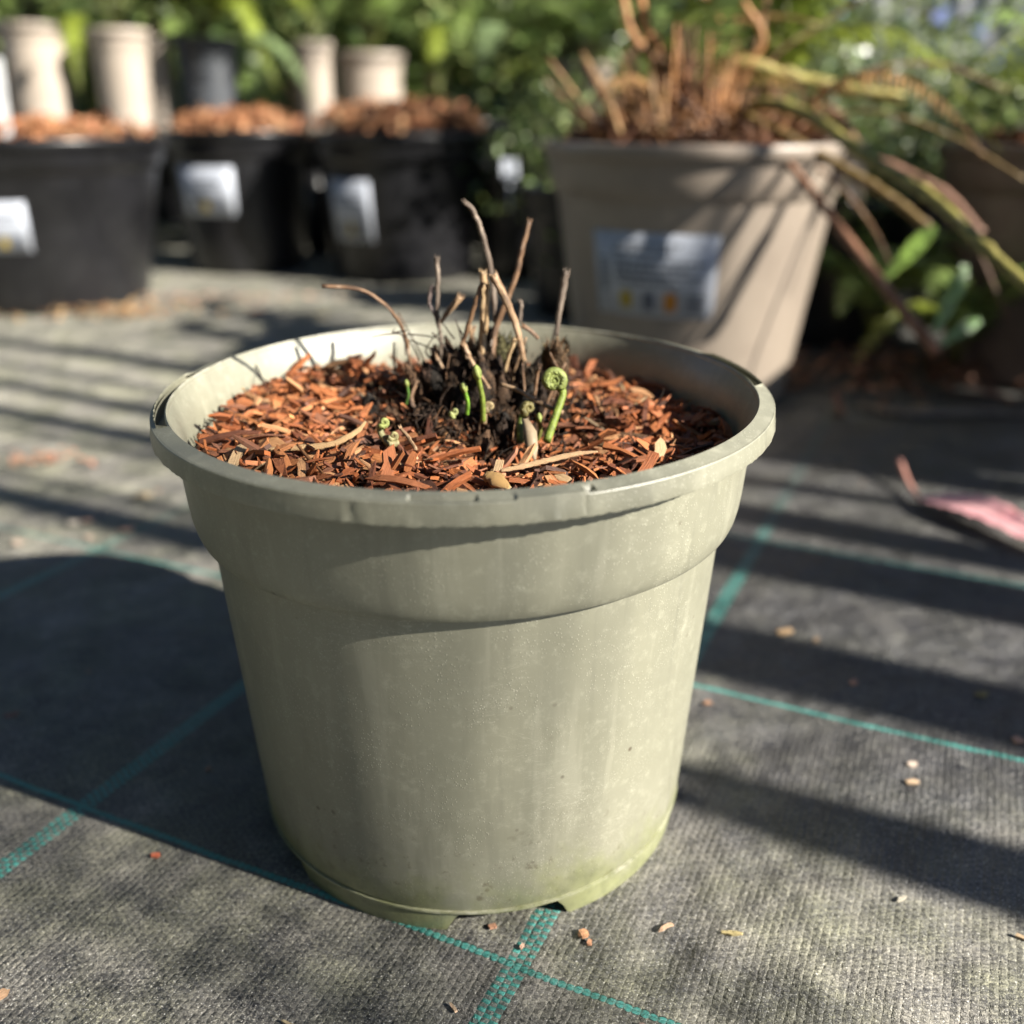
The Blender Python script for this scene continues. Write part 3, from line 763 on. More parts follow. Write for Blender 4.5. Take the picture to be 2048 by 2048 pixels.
# ------------------------------------------------------------------ things lying on the fabric
def ground_chip(px, py, L, wd, yaw, c, label, grp='wood crumbs on the fabric', z=.0013):
    p = G(px, py); b = MB(); chip(b, Vector((0, 0, z * .8)), L * .85, wd * .85, .0009, yaw, rnd.uniform(-.1, .1), rnd.uniform(-.2, .2), c, 4)
    tag(b.build('wood_crumb', MC, smooth=False, loc=p), label, 'wood crumb', grp)
crumbs = [
 (1480, 1195, .010, .006, .3, (.60, .40, .22), 'pale tan flake between the pot and the upper teal line'),
 (1540, 1210, .006, .004, 1, (.42, .3, .2), 'dull flake just right of the pale tan flake'),
 (1610, 1290, .005, .004, 1, (.5, .28, .2), 'pinkish crumb in the dark streak right of the pot'),
 (1850, 1312, .008, .005, .2, (.30, .24, .10), 'olive crumb on the fabric near the right edge'),
 (1335, 1330, .004, .003, .2, (.55, .30, .18), 'reddish crumb under the teal line beside the pot'),
 (1920, 1400, .006, .005, .5, (.55, .32, .22), 'pinkish crumb just below the teal line at the right edge'),
 (1722, 1445, .005, .003, .3, (.65, .52, .42), 'pale crumb, upper of the pair right of the pot'),
 (1722, 1480, .006, .003, .1, (.62, .44, .28), 'pale crumb, lower of the pair right of the pot'),
 (1100, 1768, .0042, .0036, .3, (.66, .34, .18), 'orange crumb in front of the pot right of the drain notch'),
 (1112, 1782, .0026, .0020, 1.3, (.60, .30, .17), 'small orange crumb touching the one in front of the pot'),
 (1255, 1755, .0072, .0016, .6, (.62, .40, .26), 'long curved tan flake in front of the pot'),
 (1380, 1765, .0075, .0018, -.2, (.52, .42, .20), 'thin yellowish flake at the lower right'),
 (1700, 1700, .0050, .0012, .5, (.55, .5, .4), 'thin grey flake at the lower right'),
 (1935, 1775, .0075, .0016, -.5, (.5, .36, .22), 'tan flake at the right edge near the bottom'),
 (295, 1617, .0036, .0020, .2, (.60, .16, .08), 'small red crumb at the lower left'),
 (855, 1905, .0042, .0012, -1, (.62, .44, .30), 'slim pale crumb at the bottom left of the crossing'),
 (3, 1880, .006, .004, .8, (.55, .34, .2), 'tan crumb at the bottom left edge'),
 (20, 1352, .006, .004, .3, (.30, .16, .12), 'reddish crumb inside the pot shadow at the left edge'),
 (550, 1937, .008, .0010, -.4, (.5, .40, .24), 'thin straw lying at the bottom edge'),
 (930, 1752, .0028, .0022, .3, (.6, .32, .2), 'tiny reddish crumb beside the drain notch'),
 (985, 1790, .0026, .0014, .9, (.58, .36, .26), 'tiny pinkish crumb above the teal crossing'),
 (1215, 1950, .006, .003, 1.7, (.4, .3, .25), 'dull crumb at the bottom edge right of the teal crossing'),
 (240, 1000, .010, .006, .3, (.55, .33, .24), 'pinkish flake near the upper teal crossing at the left'),
 (140, 990, .008, .006, .5, (.45, .40, .34), 'round grey flake at the left above the pot shadow'),
 (36, 1025, .009, .007, .2, (.50, .40, .32), 'round tan flake at the left edge above the teal line'),
 (165, 985, .008, .006, 0, (.42, .26, .2), 'reddish flake above the teal line at the left'),
 (265, 940, .015, .007, .1, (.62, .48, .3), 'bright tan flake beside the pot rim at the left'),
 (170, 1015, .006, .005, 0, (.5, .36, .28), 'small tan flake on the upper left teal line'),
 (600, 595, .030, .018, .1, (.68, .50, .24), 'yellow leaf fragment behind the pot by the black pots'),
 (480, 585, .022, .014, .1, (.60, .30, .17), 'orange flake in front of the black pots'),
 (540, 590, .018, .012, .1, (.55, .38, .30), 'pinkish flake beside the orange one near the black pots'),
 (1740, 770, .02, .008, .1, (.4, .3, .2), 'dull flake near the grey stick at the right'),
]
for q in crumbs: ground_chip(*q)
for k in range(16):
    x, y = rnd.uniform(0, 1932), rnd.choice([rnd.uniform(1000, 1900), rnd.uniform(640, 1000)])
    p = G(x, y)
    if math.hypot(p.x - PC.x, p.y - PC.y) < .10: continue
    b = MB()
    chip(b, Vector((0, 0, .0008)), rnd.uniform(.0015, .0035), rnd.uniform(.001, .002), .0008, rnd.uniform(0, 6), 0, 0, rnd.choice([(.5, .3, .2), (.45, .38, .28), (.3, .28, .1), (.6, .5, .4)]), 2)
    tag(b.build('wood_crumb', MC, smooth=False, loc=p), 'one of the tiny wood crumbs scattered over the weed fabric', 'wood crumb', 'tiny crumbs scattered on the fabric')

def leafshape(b, P, widths, n_hint, c, cv=(.0), mat=0, fold=.25, jag=0.0):
    """a blade along P with half widths; folded along its midrib"""
    k = len(P); o = len(b.v); n_hint = Vector(n_hint)
    for i, p in enumerate(P):
        t = (P[min(i + 1, k - 1)] - P[max(i - 1, 0)]).normalized(); s = t.cross(n_hint).normalized(); nn = s.cross(t).normalized()
        w_ = widths[i] * (1 + (jag if i % 2 else -jag))
        for q in (-1, -.5, 0, .5, 1): b.v.append(p + s * w_ * q + nn * w_ * fold * abs(q))
    for i in range(k - 1):
        for j in range(4):
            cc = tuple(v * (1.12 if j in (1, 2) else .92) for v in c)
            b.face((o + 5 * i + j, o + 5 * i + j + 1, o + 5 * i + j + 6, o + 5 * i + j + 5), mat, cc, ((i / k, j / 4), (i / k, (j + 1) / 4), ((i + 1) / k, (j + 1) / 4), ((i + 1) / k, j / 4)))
def m_pink():
    n = N('pink_leaf'); uv = n.new('ShaderNodeUVMap', uv_map='uv').outputs[0]; sp = n.new('ShaderNodeSeparateXYZ'); n.ln(uv, sp.inputs[0])
    vv = n.math('ABSOLUTE', n.math('SUBTRACT', sp.outputs[1], .5))
    ve = n.math('ABSOLUTE', n.math('SINE', n.math('MULTIPLY', n.math('SUBTRACT', sp.outputs[0], n.math('MULTIPLY', vv, .35)), 52)))
    vein = n.math('MAXIMUM', n.ramp(ve, .22, .05), n.ramp(vv, .035, .01))
    c = n.mix(n.ramp(n.noise(45, 4, .65), .32, .68), (.55, .22, .26), (.66, .36, .37))
    c = n.mix(n.ramp(n.noise(120, 3, .7), .60, .70), c, (.40, .14, .12))
    c = n.mix(n.math('MULTIPLY', vein, .55), c, (.88, .62, .58)); n.bump(vein, .0006, .8)
    return n.set(Base_Color=c, Roughness=.5, Specular_IOR_Level=.4)
def pink_leaf():
    a = G(1692, 900); m = G(1735, 950); e = G(2060, 1085)
    root = empty('fallen_leaf', m, 'pink fallen leaf with a curled stalk lying on the fabric at the right', 'leaf')
    P = bez([Vector((0, 0, .003)), (e - m) * .4 + Vector((.004, .008, .006)), (e - m) + Vector((0, 0, .003))], 14); k = len(P); b = MB(); D = (e - m).normalized(); sd = Vector((-D.y, D.x, 0)); M_ = 10
    for i, p in enumerate(P):
        t = i / (k - 1); w_ = .0150 * max(.02, math.sin(math.pi * t ** .8)) ** .75
        for q in range(M_ + 1):
            u = q / M_ * 2 - 1; wv = .0012 * noise.noise((t * 6, u * 2, 3)) + .0007 * math.sin(t * 60) * abs(u)
            b.v.append(p + sd * w_ * u + Vector((0, 0, w_ * (.34 * u * u + .10 * u) + wv + .0018 * math.exp(-(u * 6) ** 2))))
    for i in range(k - 1):
        for q in range(M_):
            o = i * (M_ + 1) + q; b.face((o, o + 1, o + M_ + 2, o + M_ + 1), 0, (1, 1, 1), ((i / k, q / M_), (i / k, (q + 1) / M_), ((i + 1) / k, (q + 1) / M_), ((i + 1) / k, q / M_)))
    o = b.build('blade', m_pink(), root); md = o.modifiers.new('t', 'SOLIDIFY'); md.thickness = .0003
    s = MB(); q = bez([a - m + Vector((0, 0, .013)), (a - m) * .62 + Vector((0, 0, .006)), (a - m) * .25 + Vector((0, 0, .003)), Vector((0, 0, .003))], 8)
    s.tube(q, [lerp(.0021, .0016, i / len(q)) for i in range(len(q))], 8, 0, (.60, .30, .24)); s.build('leaf_stalk', M_DRYLEAF, root)
pink_leaf()
def stick():
    P = bez([G(1620, 775) + Vector((0, 0, .006)), G(1700, 790) + Vector((0, 0, .005)), G(1850, 792) + Vector((0, 0, .006)), G(2100, 800) + Vector((0, 0, .007))], 8)
    b = MB(); m = P[0].copy(); b.tube([p - m for p in P], [.0022 + .0022 * min(1, i / 6) + .0005 * noise.noise((i, 0, 0)) for i in range(len(P))], 8, 0, (.20, .17, .14), True, .7)
    tag(b.build('stick', M_STALK, loc=m), 'flattened grey stick lying on the fabric below the right hand pot', 'stick')
stick()
def litter(name, cx, cy, sx, sy, n_, label, cols, big=.014, hz=.012):
    c0 = G(cx, cy); b = MB()
    for k in range(n_):
        x, y = rnd.gauss(0, sx), rnd.gauss(0, sy)
        c = rnd.choice(cols)
        chip(b, Vector((x, y, rnd.uniform(.001, hz))), rnd.uniform(.4, 1) * big, rnd.uniform(.2, .5) * big, .001, rnd.uniform(0, 6), rnd.gauss(0, .4), rnd.gauss(0, .4), shd(c, .6, 1.2), 3)
    tag(b.build(name, MC, smooth=False, loc=c0), label, 'leaf litter', None, 'stuff')
BROWNS = [(.50, .26, .12), (.62, .40, .2), (.34, .18, .09), (.55, .42, .26)]
litter('leaf_litter', 190, 592, .06, .03, 170, 'tan leaf litter gathered at the foot of the left black pot', BROWNS)
litter('leaf_litter', 385, 565, .13, .012, 130, 'thin line of pinkish litter in front of the black pots', [(.55, .38, .3), (.45, .3, .22)], .012, .006)
litter('leaf_litter', 70, 872, .022, .008, 40, 'small patch of reddish litter on the fabric at the left', [(.42, .2, .13), (.5, .28, .18)], .009, .004)
litter('leaf_litter', 1700, 715, .16, .05, 420, 'dark brown leaf litter under the right hand pots', [(.22, .10, .06), (.30, .15, .09), (.12, .07, .05)], .02, .02)

# ------------------------------------------------------------------ nursery pots behind
def nursery_pot(loc, Rt, Rb, H, mat, label, grp, band=.18, lip=.006, sticker=None, cat='plant pot', tall=False):
    e = empty('plant_pot', loc, label, cat, grp); n = 72; b = MB()
    zb = H * (1 - band); rw = lambda z: lerp(Rb, Rt * .915, z / zb)
    prof = [(Rb * .3, .004), (Rb * .93, .004), (Rb * .97, .0), (Rb, .004)]
    for k in range(1, 7): z = lerp(.004, zb, k / 6); prof.append((rw(z), z))
    prof += [(Rt * .925, zb + .001), (Rt * .955, zb + .007), (Rt * .975, zb + .018), (Rt * .99, H - .010)]
    prof += [(Rt * .975, H - .006), (Rt * .96, H - .01), (Rt * .93, zb + .01), (Rt * .885, zb - .005), (Rb * .96, .01), (0, .01)]
    b.lathe(prof, n); b.build('body', mat, e, sharp=28)
    r = MB(); pr = []
    for k in range(9):
        a = math.pi * k / 8 ; pr.append((Rt * .982 + lip * .5 + lip * .5 * math.cos(a) - lip * .3, H - .004 + .004 * math.sin(a)))
    pr = [(Rt * .99, H - .013), (Rt + lip * .35, H - .013)] + pr + [(Rt * .955, H - .02)]
    r.lathe(pr, n); r.build('rim', mat, e)
    if sticker:
        a0, a1, z0, z1, kind = sticker; s = MB(); q = 14; o = 0
        def sp(a, z, d): rr = rw(z) + d; return Vector((rr * math.cos(a), rr * math.sin(a), z))
        def patch(mb, f0, f1, g0, g1, d, m):
            o = len(mb.v); kk = 8
            for i in range(kk + 1):
                a = lerp(a0, a1, lerp(f0, f1, i / kk))
                for g in (g0, g1): mb.v.append(sp(a, lerp(z0, z1, g), d))
            for i in range(kk): mb.face((o + 2 * i, o + 2 * i + 2, o + 2 * i + 3, o + 2 * i + 1), m)
        patch(s, 0, 1, 0, 1, .0010, 0); lab = s.build('sticker', M_STICK, e)
        md = lab.modifiers.new('t', 'SOLIDIFY'); md.thickness = .0004
        p = MB()
        if kind == 'full':
            for (f0, f1, g) in ((.22, .72, .86), (.18, .66, .76), (.20, .92, .64), (.20, .80, .56), (.20, .88, .48), (.20, .74, .40)):
                f = f0
                while f < f1:
                    w_ = rnd.uniform(.02, .06); patch(p, f, min(f1, f + w_), g, g + .035, .0018, 0); f += w_ + .015
            for g in (.30, .36, .42, .48, .54, .60, .66): patch(p, .06, .13, g, g + .03, .0018, 0)
            patch(p, .24, .34, .10, .30, .0018, 1); patch(p, .44, .53, .08, .30, .0018, 2); patch(p, .61, .71, .08, .30, .0018, 3)
            for g in (.10, .17, .24): patch(p, .78, .93, g, g + .03, .0018, 0)
        else:
            for g in (.62, .72): patch(p, .2, .8, g, g + .03, .0018, 0)
            patch(p, .22, .36, .1, .3, .0018, 2); patch(p, .44, .56, .1, .3, .0018, 1); patch(p, .62, .76, .1, .3, .0018, 2)
        p.build('text', [M_INK, M_YEL, M_GRYINK, M_ORG], lab)
    return e
mulch_meshes = []
def mulch_mesh(seed, Rr, cols, dome):
    global rnd
    b = MB(); b.lathe([(0, dome - .006), (Rr * .5, dome * .7 - .006), (Rr, -.01)], 32, 1)
    for k in range(520):
        r = Rr * math.sqrt(rnd.random()); a = rnd.uniform(0, 6.28)
        chip(b, Vector((r * math.cos(a), r * math.sin(a), dome * (1 - (r / Rr) ** 2) + rnd.uniform(-.004, .014) + .012 * noise.noise((r * math.cos(a) * 30, r * math.sin(a) * 30, seed)))), rnd.uniform(.012, .036), rnd.uniform(.003, .009), .0015,
             rnd.uniform(0, 6.28), rnd.gauss(0, .6), rnd.gauss(0, .5), shd(rnd.choice(cols), .6, 1.25), 3)
    return b.mesh('mulch', [MC, MS], False)
PM = mulch_mesh(1, .12, [(.60, .28, .13), (.50, .2, .09), (.66, .38, .2), (.38, .15, .07)], .022)
PD = mulch_mesh(2, .115, [(.20, .08, .04), (.28, .12, .06), (.10, .05, .03)], .008)
def pot_mulch(loc, z, sc, me, label):
    o = link('wood_mulch', me, None, (loc[0], loc[1], z), (0, 0, rnd.uniform(0, 6)), sc)
    o.scale = (sc, sc, 1.0)
    tag(o, label, 'mulch', None, 'stuff')

BG = 'nursery pots standing in rows behind'
P1 = (-.64, 1.385, 0); P2 = (-.440, 1.69, 0); P3 = (-.172, 1.62, 0); P4 = (.160, .915, 0); P5 = (.545, .98, 0)
nursery_pot(P1, .176, .128, .214, M_BLACK, 'wide black nursery pot cut by the left edge, with a pale stripe of sun', BG, .2, .008, (R(-93), R(-70), .083, .143, 'blur'))
nursery_pot(P2, .116, .092, .216, M_BLACK, 'black nursery pot with a wide white sticker, second from the left', BG, .2, .007, (R(-136), R(-82), .092, .164, 'blur'))
nursery_pot(P3, .140, .108, .214, M_BLACK, 'black nursery pot heaped with the tallest orange mulch, next to the taupe pot', BG, .22, .007, (R(-143), R(-106), .062, .150, 'blur'))
nursery_pot(P4, .131, .094, .222, M_TAUPE, 'large taupe pot with a printed sticker, holding dry brown stems', BG, .20, .006, (R(-142), R(-88), .087, .155, 'full'))
nursery_pot(P5, .135, .10, .218, m_plastic('dark_taupe_plastic', (.10, .075, .07), (.12, .09, .08), .45), 'dark taupe pot cut by the right edge', BG, .2, .006)
pot_mulch(P1, .200, 1.35, PM, 'orange mulch in the wide black pot at the left edge')
pot_mulch(P2, .210, .86, PM, 'orange mulch in the black pot with the wide white sticker')
pot_mulch(P3, .222, 1.06, PM, 'high heap of orange mulch in the black pot beside the taupe one')
pot_mulch(P4, .208, 1.0, PD, 'dark brown mulch in the large taupe pot')
pot_mulch(P5, .204, 1.02, PD, 'dark mulch in the pot at the right edge')

# low bench carrying the second row
def bench():
    e = empty('plant_bench', (-.35, 2.02, 0), 'low black slatted bench carrying the beige pots behind the black ones', 'bench')
    t = MB()
    for k in range(5): t.box((0, -.18 + .09 * k, .188), (1.35, 0, 0), (0, .036, 0), (0, 0, .009))
    t.build('bench_top', M_BLACK, e)
    for x in (-1.25, 0, 1.25):
        for y in (-.17, .17):
            l = MB(); l.box((x, y, .0895), (.02, 0, 0), (0, .02, 0), (0, 0, .0895)); l.build('leg', M_BLACK, e)
bench()
def bpot(xl, xr, yt, Y, mat, label, H=None, band=.17, taper=.86):
    a = W(xl, yt, Y); c = W(xr, yt, Y); Rr = (c.x - a.x) / 2; zt = a.z
    H = zt - .197
    e = nursery_pot(((a.x + c.x) / 2, Y, .197), Rr, Rr * taper, H, mat, label, 'pots on the bench behind', band, .004)
    return Vector(((a.x + c.x) / 2, Y, zt))
tops = []
tops.append(bpot(-5, 118, 44, 1.90, M_BEIGE, 'beige pot at the left end of the bench'))
tops.append(bpot(166, 276, 55, 1.88, M_BEIGE, 'beige pot on the bench beside the hanging frond'))
tops.append(bpot(262, 318, 68, 2.02, M_BEIGE, 'narrow beige pot half hidden behind its left neighbour'))
tops.append(bpot(326, 446, 72, 2.02, M_GREY, 'slate grey pot on the bench between the beige ones'))
tops.append(bpot(552, 624, 78, 1.96, M_BEIGE, 'slim sunlit beige pot on the bench'))
tops.append(bpot(630, 762, 100, 2.06, M_BEIGE, 'broad beige pot behind the orange mulch heap'))
tops.append(bpot(1040, 1106, 118, 2.06, M_BEIGE, 'small beige pot seen left of the dry brown stems'))
tops.append(bpot(1100, 1160, 118, 2.0, M_BEIGE, 'small beige pot seen through the dry brown stems'))
tops.append(bpot(-150, -25, 100, 1.90, M_BEIGE, 'beige pot just outside the left edge'))
# white label stake at the left edge
b = MB(); a = W(-30, 105, 1.28); c = W(2, 108, 1.28); d = W(22, 258, 1.28); e_ = W(-30, 262, 1.28); nn = Vector((0, .002, 0))
b.v += [a, c, d, e_, a + nn, c + nn, d + nn, e_ + nn]
for q in ((0, 1, 2, 3), (7, 6, 5, 4), (0, 4, 5, 1), (1, 5, 6, 2), (2, 6, 7, 3), (3, 7, 4, 0)): b.face(q)
tag(b.build('label_or_glint', M_WHITE, smooth=False), 'bright white plastic plant label stuck in the pot at the left edge', 'plant label')

for (x, y, Y, wd, hg, l) in ((962, 318, 1.33, 40, 44, 'pale card standing in for a leaf glint between the black and taupe pots, the upper one'), (1000, 368, 1.30, 44, 50, 'pale card with a yellow corner standing in for a leaf glint between the black and taupe pots, the lower one')):  # pale cards added in place of glints on the leaves
    p = W(x, y, Y); k = (2048 / 1932) / FPX * Y; hw, hh = wd * k * .36, hg * k * .36
    e = empty('label_or_glint', p, l, 'plant label', 'glint cards between the pots'); mb = MB(); mb.box((0, 0, 0), (hw, hw * .3, 0), (0, .0006, 0), (0, 0, hh)); mb.box((0, 0, -hh - .02), (.002, 0, 0), (0, .0006, 0), (0, 0, .02)); mb.build('tag', M_STICK, e, smooth=False)
    if 'yellow' in l: mb = MB(); mb.box((-hw * .7, -.003 - hw * .2, 0), (hw * .28, hw * .084, 0), (0, .0006, 0), (0, 0, hh * .8)); mb.build('yellow_corner', M_YEL, e, smooth=False)

# ------------------------------------------------------------------ ferns, shrubs
def frond_mesh(name, L, rise, out, droop, npin, plen, pw, c, cr, seed, lobed=True, dry=False):
    """a frond that rises from the origin and arches towards +X"""
    r_ = random.Random(seed); b = MB(); K = 18; P = []
    for i in range(K + 1):
        t = i / K; P.append(Vector((out * L * t ** 1.25, .03 * L * math.sin(t * 3 + seed), L * (rise * (1 - (1 - t) ** 2) - droop * t ** 3))))
    b.tube(P, [lerp(.0022, .0006, i / K) for i in range(K + 1)], 5, 0, cr)
    for k in range(npin):
        t = .18 + .80 * k / npin; i = t * K; i0 = int(i); p = P[i0].lerp(P[min(K, i0 + 1)], i - i0)
        tg = (P[min(K, i0 + 1)] - P[i0]).normalized(); side = tg.cross(Vector((0, 0, 1))).normalized() if abs(tg.z) < .98 else Vector((0, 1, 0))
        f = math.sin(math.pi * min(1, .18 + .82 * t)) ** .7
        for s in (-1, 1):
            ln = plen * f * r_.uniform(.8, 1.1); d = (side * s + tg * r_.uniform(.25, .5) + Vector((0, 0, r_.uniform(-.45, .12)))).normalized()
            if dry: d = (d + Vector((0, 0, -.6))).normalized()
            nh = side.cross(tg) if side.cross(tg).z > 0 else tg.cross(side)
            nh = (nh + Vector((r_.uniform(-.4, .4), r_.uniform(-.4, .4), 0))).normalized()
            ff = r_.uniform(.7, 1.35); cc = tuple(v * ff for v in c); kk = 5
            Q = [p + d * ln * q / kk + Vector((0, 0, -.18 * ln * (q / kk) ** 2)) for q in range(kk + 1)]
            o = len(b.v); sd = d.cross(nh).normalized()
            for q, x in enumerate(Q):
                w_ = pw * f * (1 - (q / kk) ** 1.6) * (1.15 if q % 2 else .8) + .0002
                b.v += [x - sd * w_, x + nh * w_ * -.2, x + sd * w_]
            for q in range(kk):
                for j in (0, 1): b.face((o + 3 * q + j, o + 3 * q + j + 1, o + 3 * q + j + 4, o + 3 * q + j + 3), 0, cc)
    return b.mesh(name, M_DRYLEAF if dry else M_LEAF)
G1 = (.20, .29, .07); G2 = (.28, .39, .12); G3 = (.09, .16, .055); G4 = (.26, .32, .04); G5 = (.22, .30, .14)
FR = {
 'mid': [frond_mesh('frond', .34, .85, .75, .30, 36, .055, .0042, G1, (.10, .11, .03), i) for i in range(3)],
 'light': [frond_mesh('frond', .32, .75, .85, .45, 34, .055, .0042, G2, (.12, .14, .03), 10 + i) for i in range(3)],
 'deep': [frond_mesh('frond', .36, .90, .65, .25, 36, .060, .0045, G3, (.08, .09, .03), 20 + i) for i in range(3)],
 'bright': [frond_mesh('frond', .34, .60, .95, .55, 36, .050, .0042, G4, (.2, .2, .04), 30 + i) for i in range(2)],
 'hang': [frond_mesh('frond', .30, .12, .55, .75, 40, .042, .0034, G4, (.2, .2, .04), 40)],
 'silver': [frond_mesh('frond', .34, .15, .75, .60, 40, .060, .0042, G5, (.14, .16, .06), 50)],
}
def fern_at(p, kinds, n_, label, sc=1.0, a0=0, grp='ferns growing in the nursery pots', upright=0.0):
    e = empty('fern_plant', p, label, 'fern', grp)
    for i in range(n_):
        k = rnd.choice(kinds); me = rnd.choice(FR[k])
        link('frond', me, e, (0, 0, -.01), (0, rnd.uniform(-.25, .2) - upright, a0 + i * 2 * math.pi / n_ + rnd.uniform(-.3, .3)), sc * rnd.uniform(.75, 1.1))
    return e
fern_at(tops[0], ['mid', 'deep'], 16, 'dark green fern in the beige pot at the left end of the bench')
fern_at(tops[1], ['mid', 'deep', 'light'], 16, 'fern whose fronds hang between two beige pots at the left')
fern_at(tops[2], ['light', 'mid'], 12, 'fern in the narrow half hidden beige pot', .8)
fern_at(tops[3], ['mid', 'bright', 'light'], 18, 'bushy fern arching over the slate grey pot', .95)
fern_at(tops[4], ['light', 'mid'], 12, 'fern in the slim sunlit beige pot', .85)
fern_at(tops[5], ['mid', 'light', 'deep'], 18, 'full fern in the broad beige pot behind the mulch heap')
fern_at(tops[6], ['deep', 'light'], 14, 'fern in the small beige pot left of the dry stems', .8)
fern_at(tops[7], ['mid', 'light'], 12, 'fern in the small beige pot behind the dry stems', .8)
# single drooping fronds in front of the bench pots
def lone(px, py, Y, kind, rz, sc, label, ry=0):
    e = empty('fern_frond', W(px, py, Y), label, 'frond', 'fronds drooping in front of the bench')
    link('frond', FR[kind][0], e, (0, 0, 0), (0, ry, rz), sc)
    e.name = 'fern_frond'
lone(140, 40, 1.80, 'hang', R(-70), .62, 'bright green frond hanging down between two beige pots')
lone(420, 10, 1.84, 'hang', R(-35), .75, 'yellow green frond drooping above the slate pot')
lone(440, 70, 1.80, 'silver', R(-12), .60, 'pale green broad frond drooping beside the slim beige pot', .15)
lone(820, 60, 1.80, 'hang', R(-80), .60, 'olive frond hanging behind the mulch heap')
lone(930, 60, 1.74, 'silver', R(-100), .50, 'pale green frond hanging between the mulch and the dry stems')

# ferns and shrubs farther back, each in its own black pot
def leaf_cloud(name, n_, rx, ry, rz, ll, lw, cols, seed, gloss=None, shell=.35):
    r_ = random.Random(seed); b = MB()
    cl = [Vector((r_.gauss(0, .45) * rx, r_.gauss(0, .45) * ry, r_.uniform(-.9, .9) * rz)) for _ in range(26)]
    for k in range(n_):
        c0 = r_.choice(cl); p = c0 + Vector((r_.gauss(0, .22) * rx, r_.gauss(0, .22) * ry, r_.gauss(0, .22) * rz))
        d = Vector((r_.gauss(0, 1), r_.gauss(0, 1), r_.gauss(0, .7))).normalized(); nh = Vector((r_.gauss(0, 1), r_.gauss(0, 1), r_.gauss(.8, 1))).normalized()
        s = d.cross(nh).normalized(); L = ll * r_.uniform(.6, 1.2); w_ = lw * r_.uniform(.7, 1.2)
        ff = r_.uniform(.6, 1.4); cc = tuple(v * ff for v in r_.choice(cols)); o = len(b.v)
        b.v += [p, p + d * L * .35 - s * w_, p + d * L * .35 + s * w_, p + d * L * .75 - s * w_ * .7, p + d * L * .75 + s * w_ * .7, p + d * L]
        b.face((o, o + 2, o + 1), 0, cc); b.face((o + 1, o + 2, o + 4, o + 3), 0, cc); b.face((o + 3, o + 4, o + 5), 0, cc)
    for k in range(16):
        c0 = cl[k]; b.tube(bez([Vector((0, 0, -rz * 1.2)), Vector((c0.x * .4, c0.y * .4, lerp(-rz, c0.z, .5))), c0], 5), .0018, 5, 0, (.12, .08, .05))
    return b.mesh(name, M_LEAF)
C_R = [leaf_cloud('foliage', 850, .17, .14, .14, .024, .0095, [(.07, .11, .035), (.13, .19, .06), (.24, .29, .11)], 1),
       leaf_cloud('foliage', 850, .17, .14, .14, .022, .009, [(.05, .08, .04), (.12, .16, .09), (.32, .36, .24)], 2),
       leaf_cloud('foliage', 800, .16, .14, .13, .026, .010, [(.18, .23, .06), (.34, .36, .12), (.07, .10, .04)], 3),
       leaf_cloud('foliage', 900, .22, .16, .13, .034, .012, [(.14, .21, .06), (.24, .33, .10), (.06, .10, .03), (.36, .42, .16)], 4)]
def shrub(p, me, label, sc=1.0, potr=.09, poth=.16, mat=None, base=0.0):
    nursery_pot((p[0], p[1], base), potr, potr * .75, poth, mat or M_BLACK, label.replace('shrub', 'pot of the shrub') if False else 'black pot under the ' + label, 'pots under the background plants', .2, .004)
    e = empty('shrub', (p[0], p[1], base + poth - .02), label, 'shrub', 'small leaved shrubs behind')
    link('foliage', me, e, (0, 0, (p[2] - base - poth + .02)), (0, 0, rnd.uniform(0, 6)), sc)
    st = MB()
    for k in range(4): st.tube([Vector((rnd.uniform(-.01, .01), rnd.uniform(-.01, .01), 0)), Vector((rnd.uniform(-.05, .05), rnd.uniform(-.05, .05), max(.05, p[2] - base - poth)))], [.004, .002], 6, 0, (.16, .10, .06))
    st.build('stem', M_STALK, e)
sh = [((.02, 1.62, .20), 0, 'shrub trailing down between the black and the taupe pot', .62),
      ((.42, 1.55, .27), 1, 'greyish shrub right behind the dry stems', .9),
      ((.62, 1.75, .26), 1, 'greyish green shrub under the grey wall', 1.0),
      ((.88, 1.70, .20), 2, 'yellow green shrub near the right edge', .95),
      ((.74, 1.42, .24), 2, 'low yellowish shrub behind the dark taupe pot', .7),
      ((1.10, 1.80, .22), 1, 'greyish shrub outside the right edge', 1.0),
      ((.30, 2.0, .38), 0, 'green shrub in the middle behind the bench end', 1.0),
      ((.62, 2.3, .28), 1, 'greyish shrub of the back row', 1.0),
      ((1.0, 2.35, .24), 0, 'green shrub of the back row at the right', 1.1),
      ((.38, 1.14, .20), 0, 'dense low shrub added behind the taupe pot at its right for its shade', .62),  # added to shade the ground behind the main pot
      ((.62, 1.22, .22), 0, 'dense low shrub added behind the dark taupe pot for its shade', .62),  # a second shrub added to throw shade to the left
      ((.10, 1.30, .16), 0, 'dark shrub hidden behind the left half of the taupe pot', .55),
      ((.50, 1.28, .16), 0, 'dark green shrub in the gap between taupe pots', .55),
      ((.30, 1.40, .43), 3, 'tall shrub rising out of the picture, added behind the taupe pot for its shade', .72),  # added to keep sun off the black pots
      ((-1.15, 2.45, .50), 3, 'broad leaved shrub behind the left end of the bench', 1.0),
      ((-.80, 2.45, .53), 3, 'broad leaved shrub behind the hanging frond', 1.0),
      ((-.48, 2.45, .50), 3, 'broad leaved shrub behind the slate grey pot', 1.0),
      ((-.16, 2.42, .50), 3, 'broad leaved shrub behind the broad beige pot', 1.0),
      ((.14, 2.40, .48), 3, 'broad leaved shrub behind the small beige pots', 1.0)]
for p, k, l, s in sh: shrub(p, C_R[k], l, s)
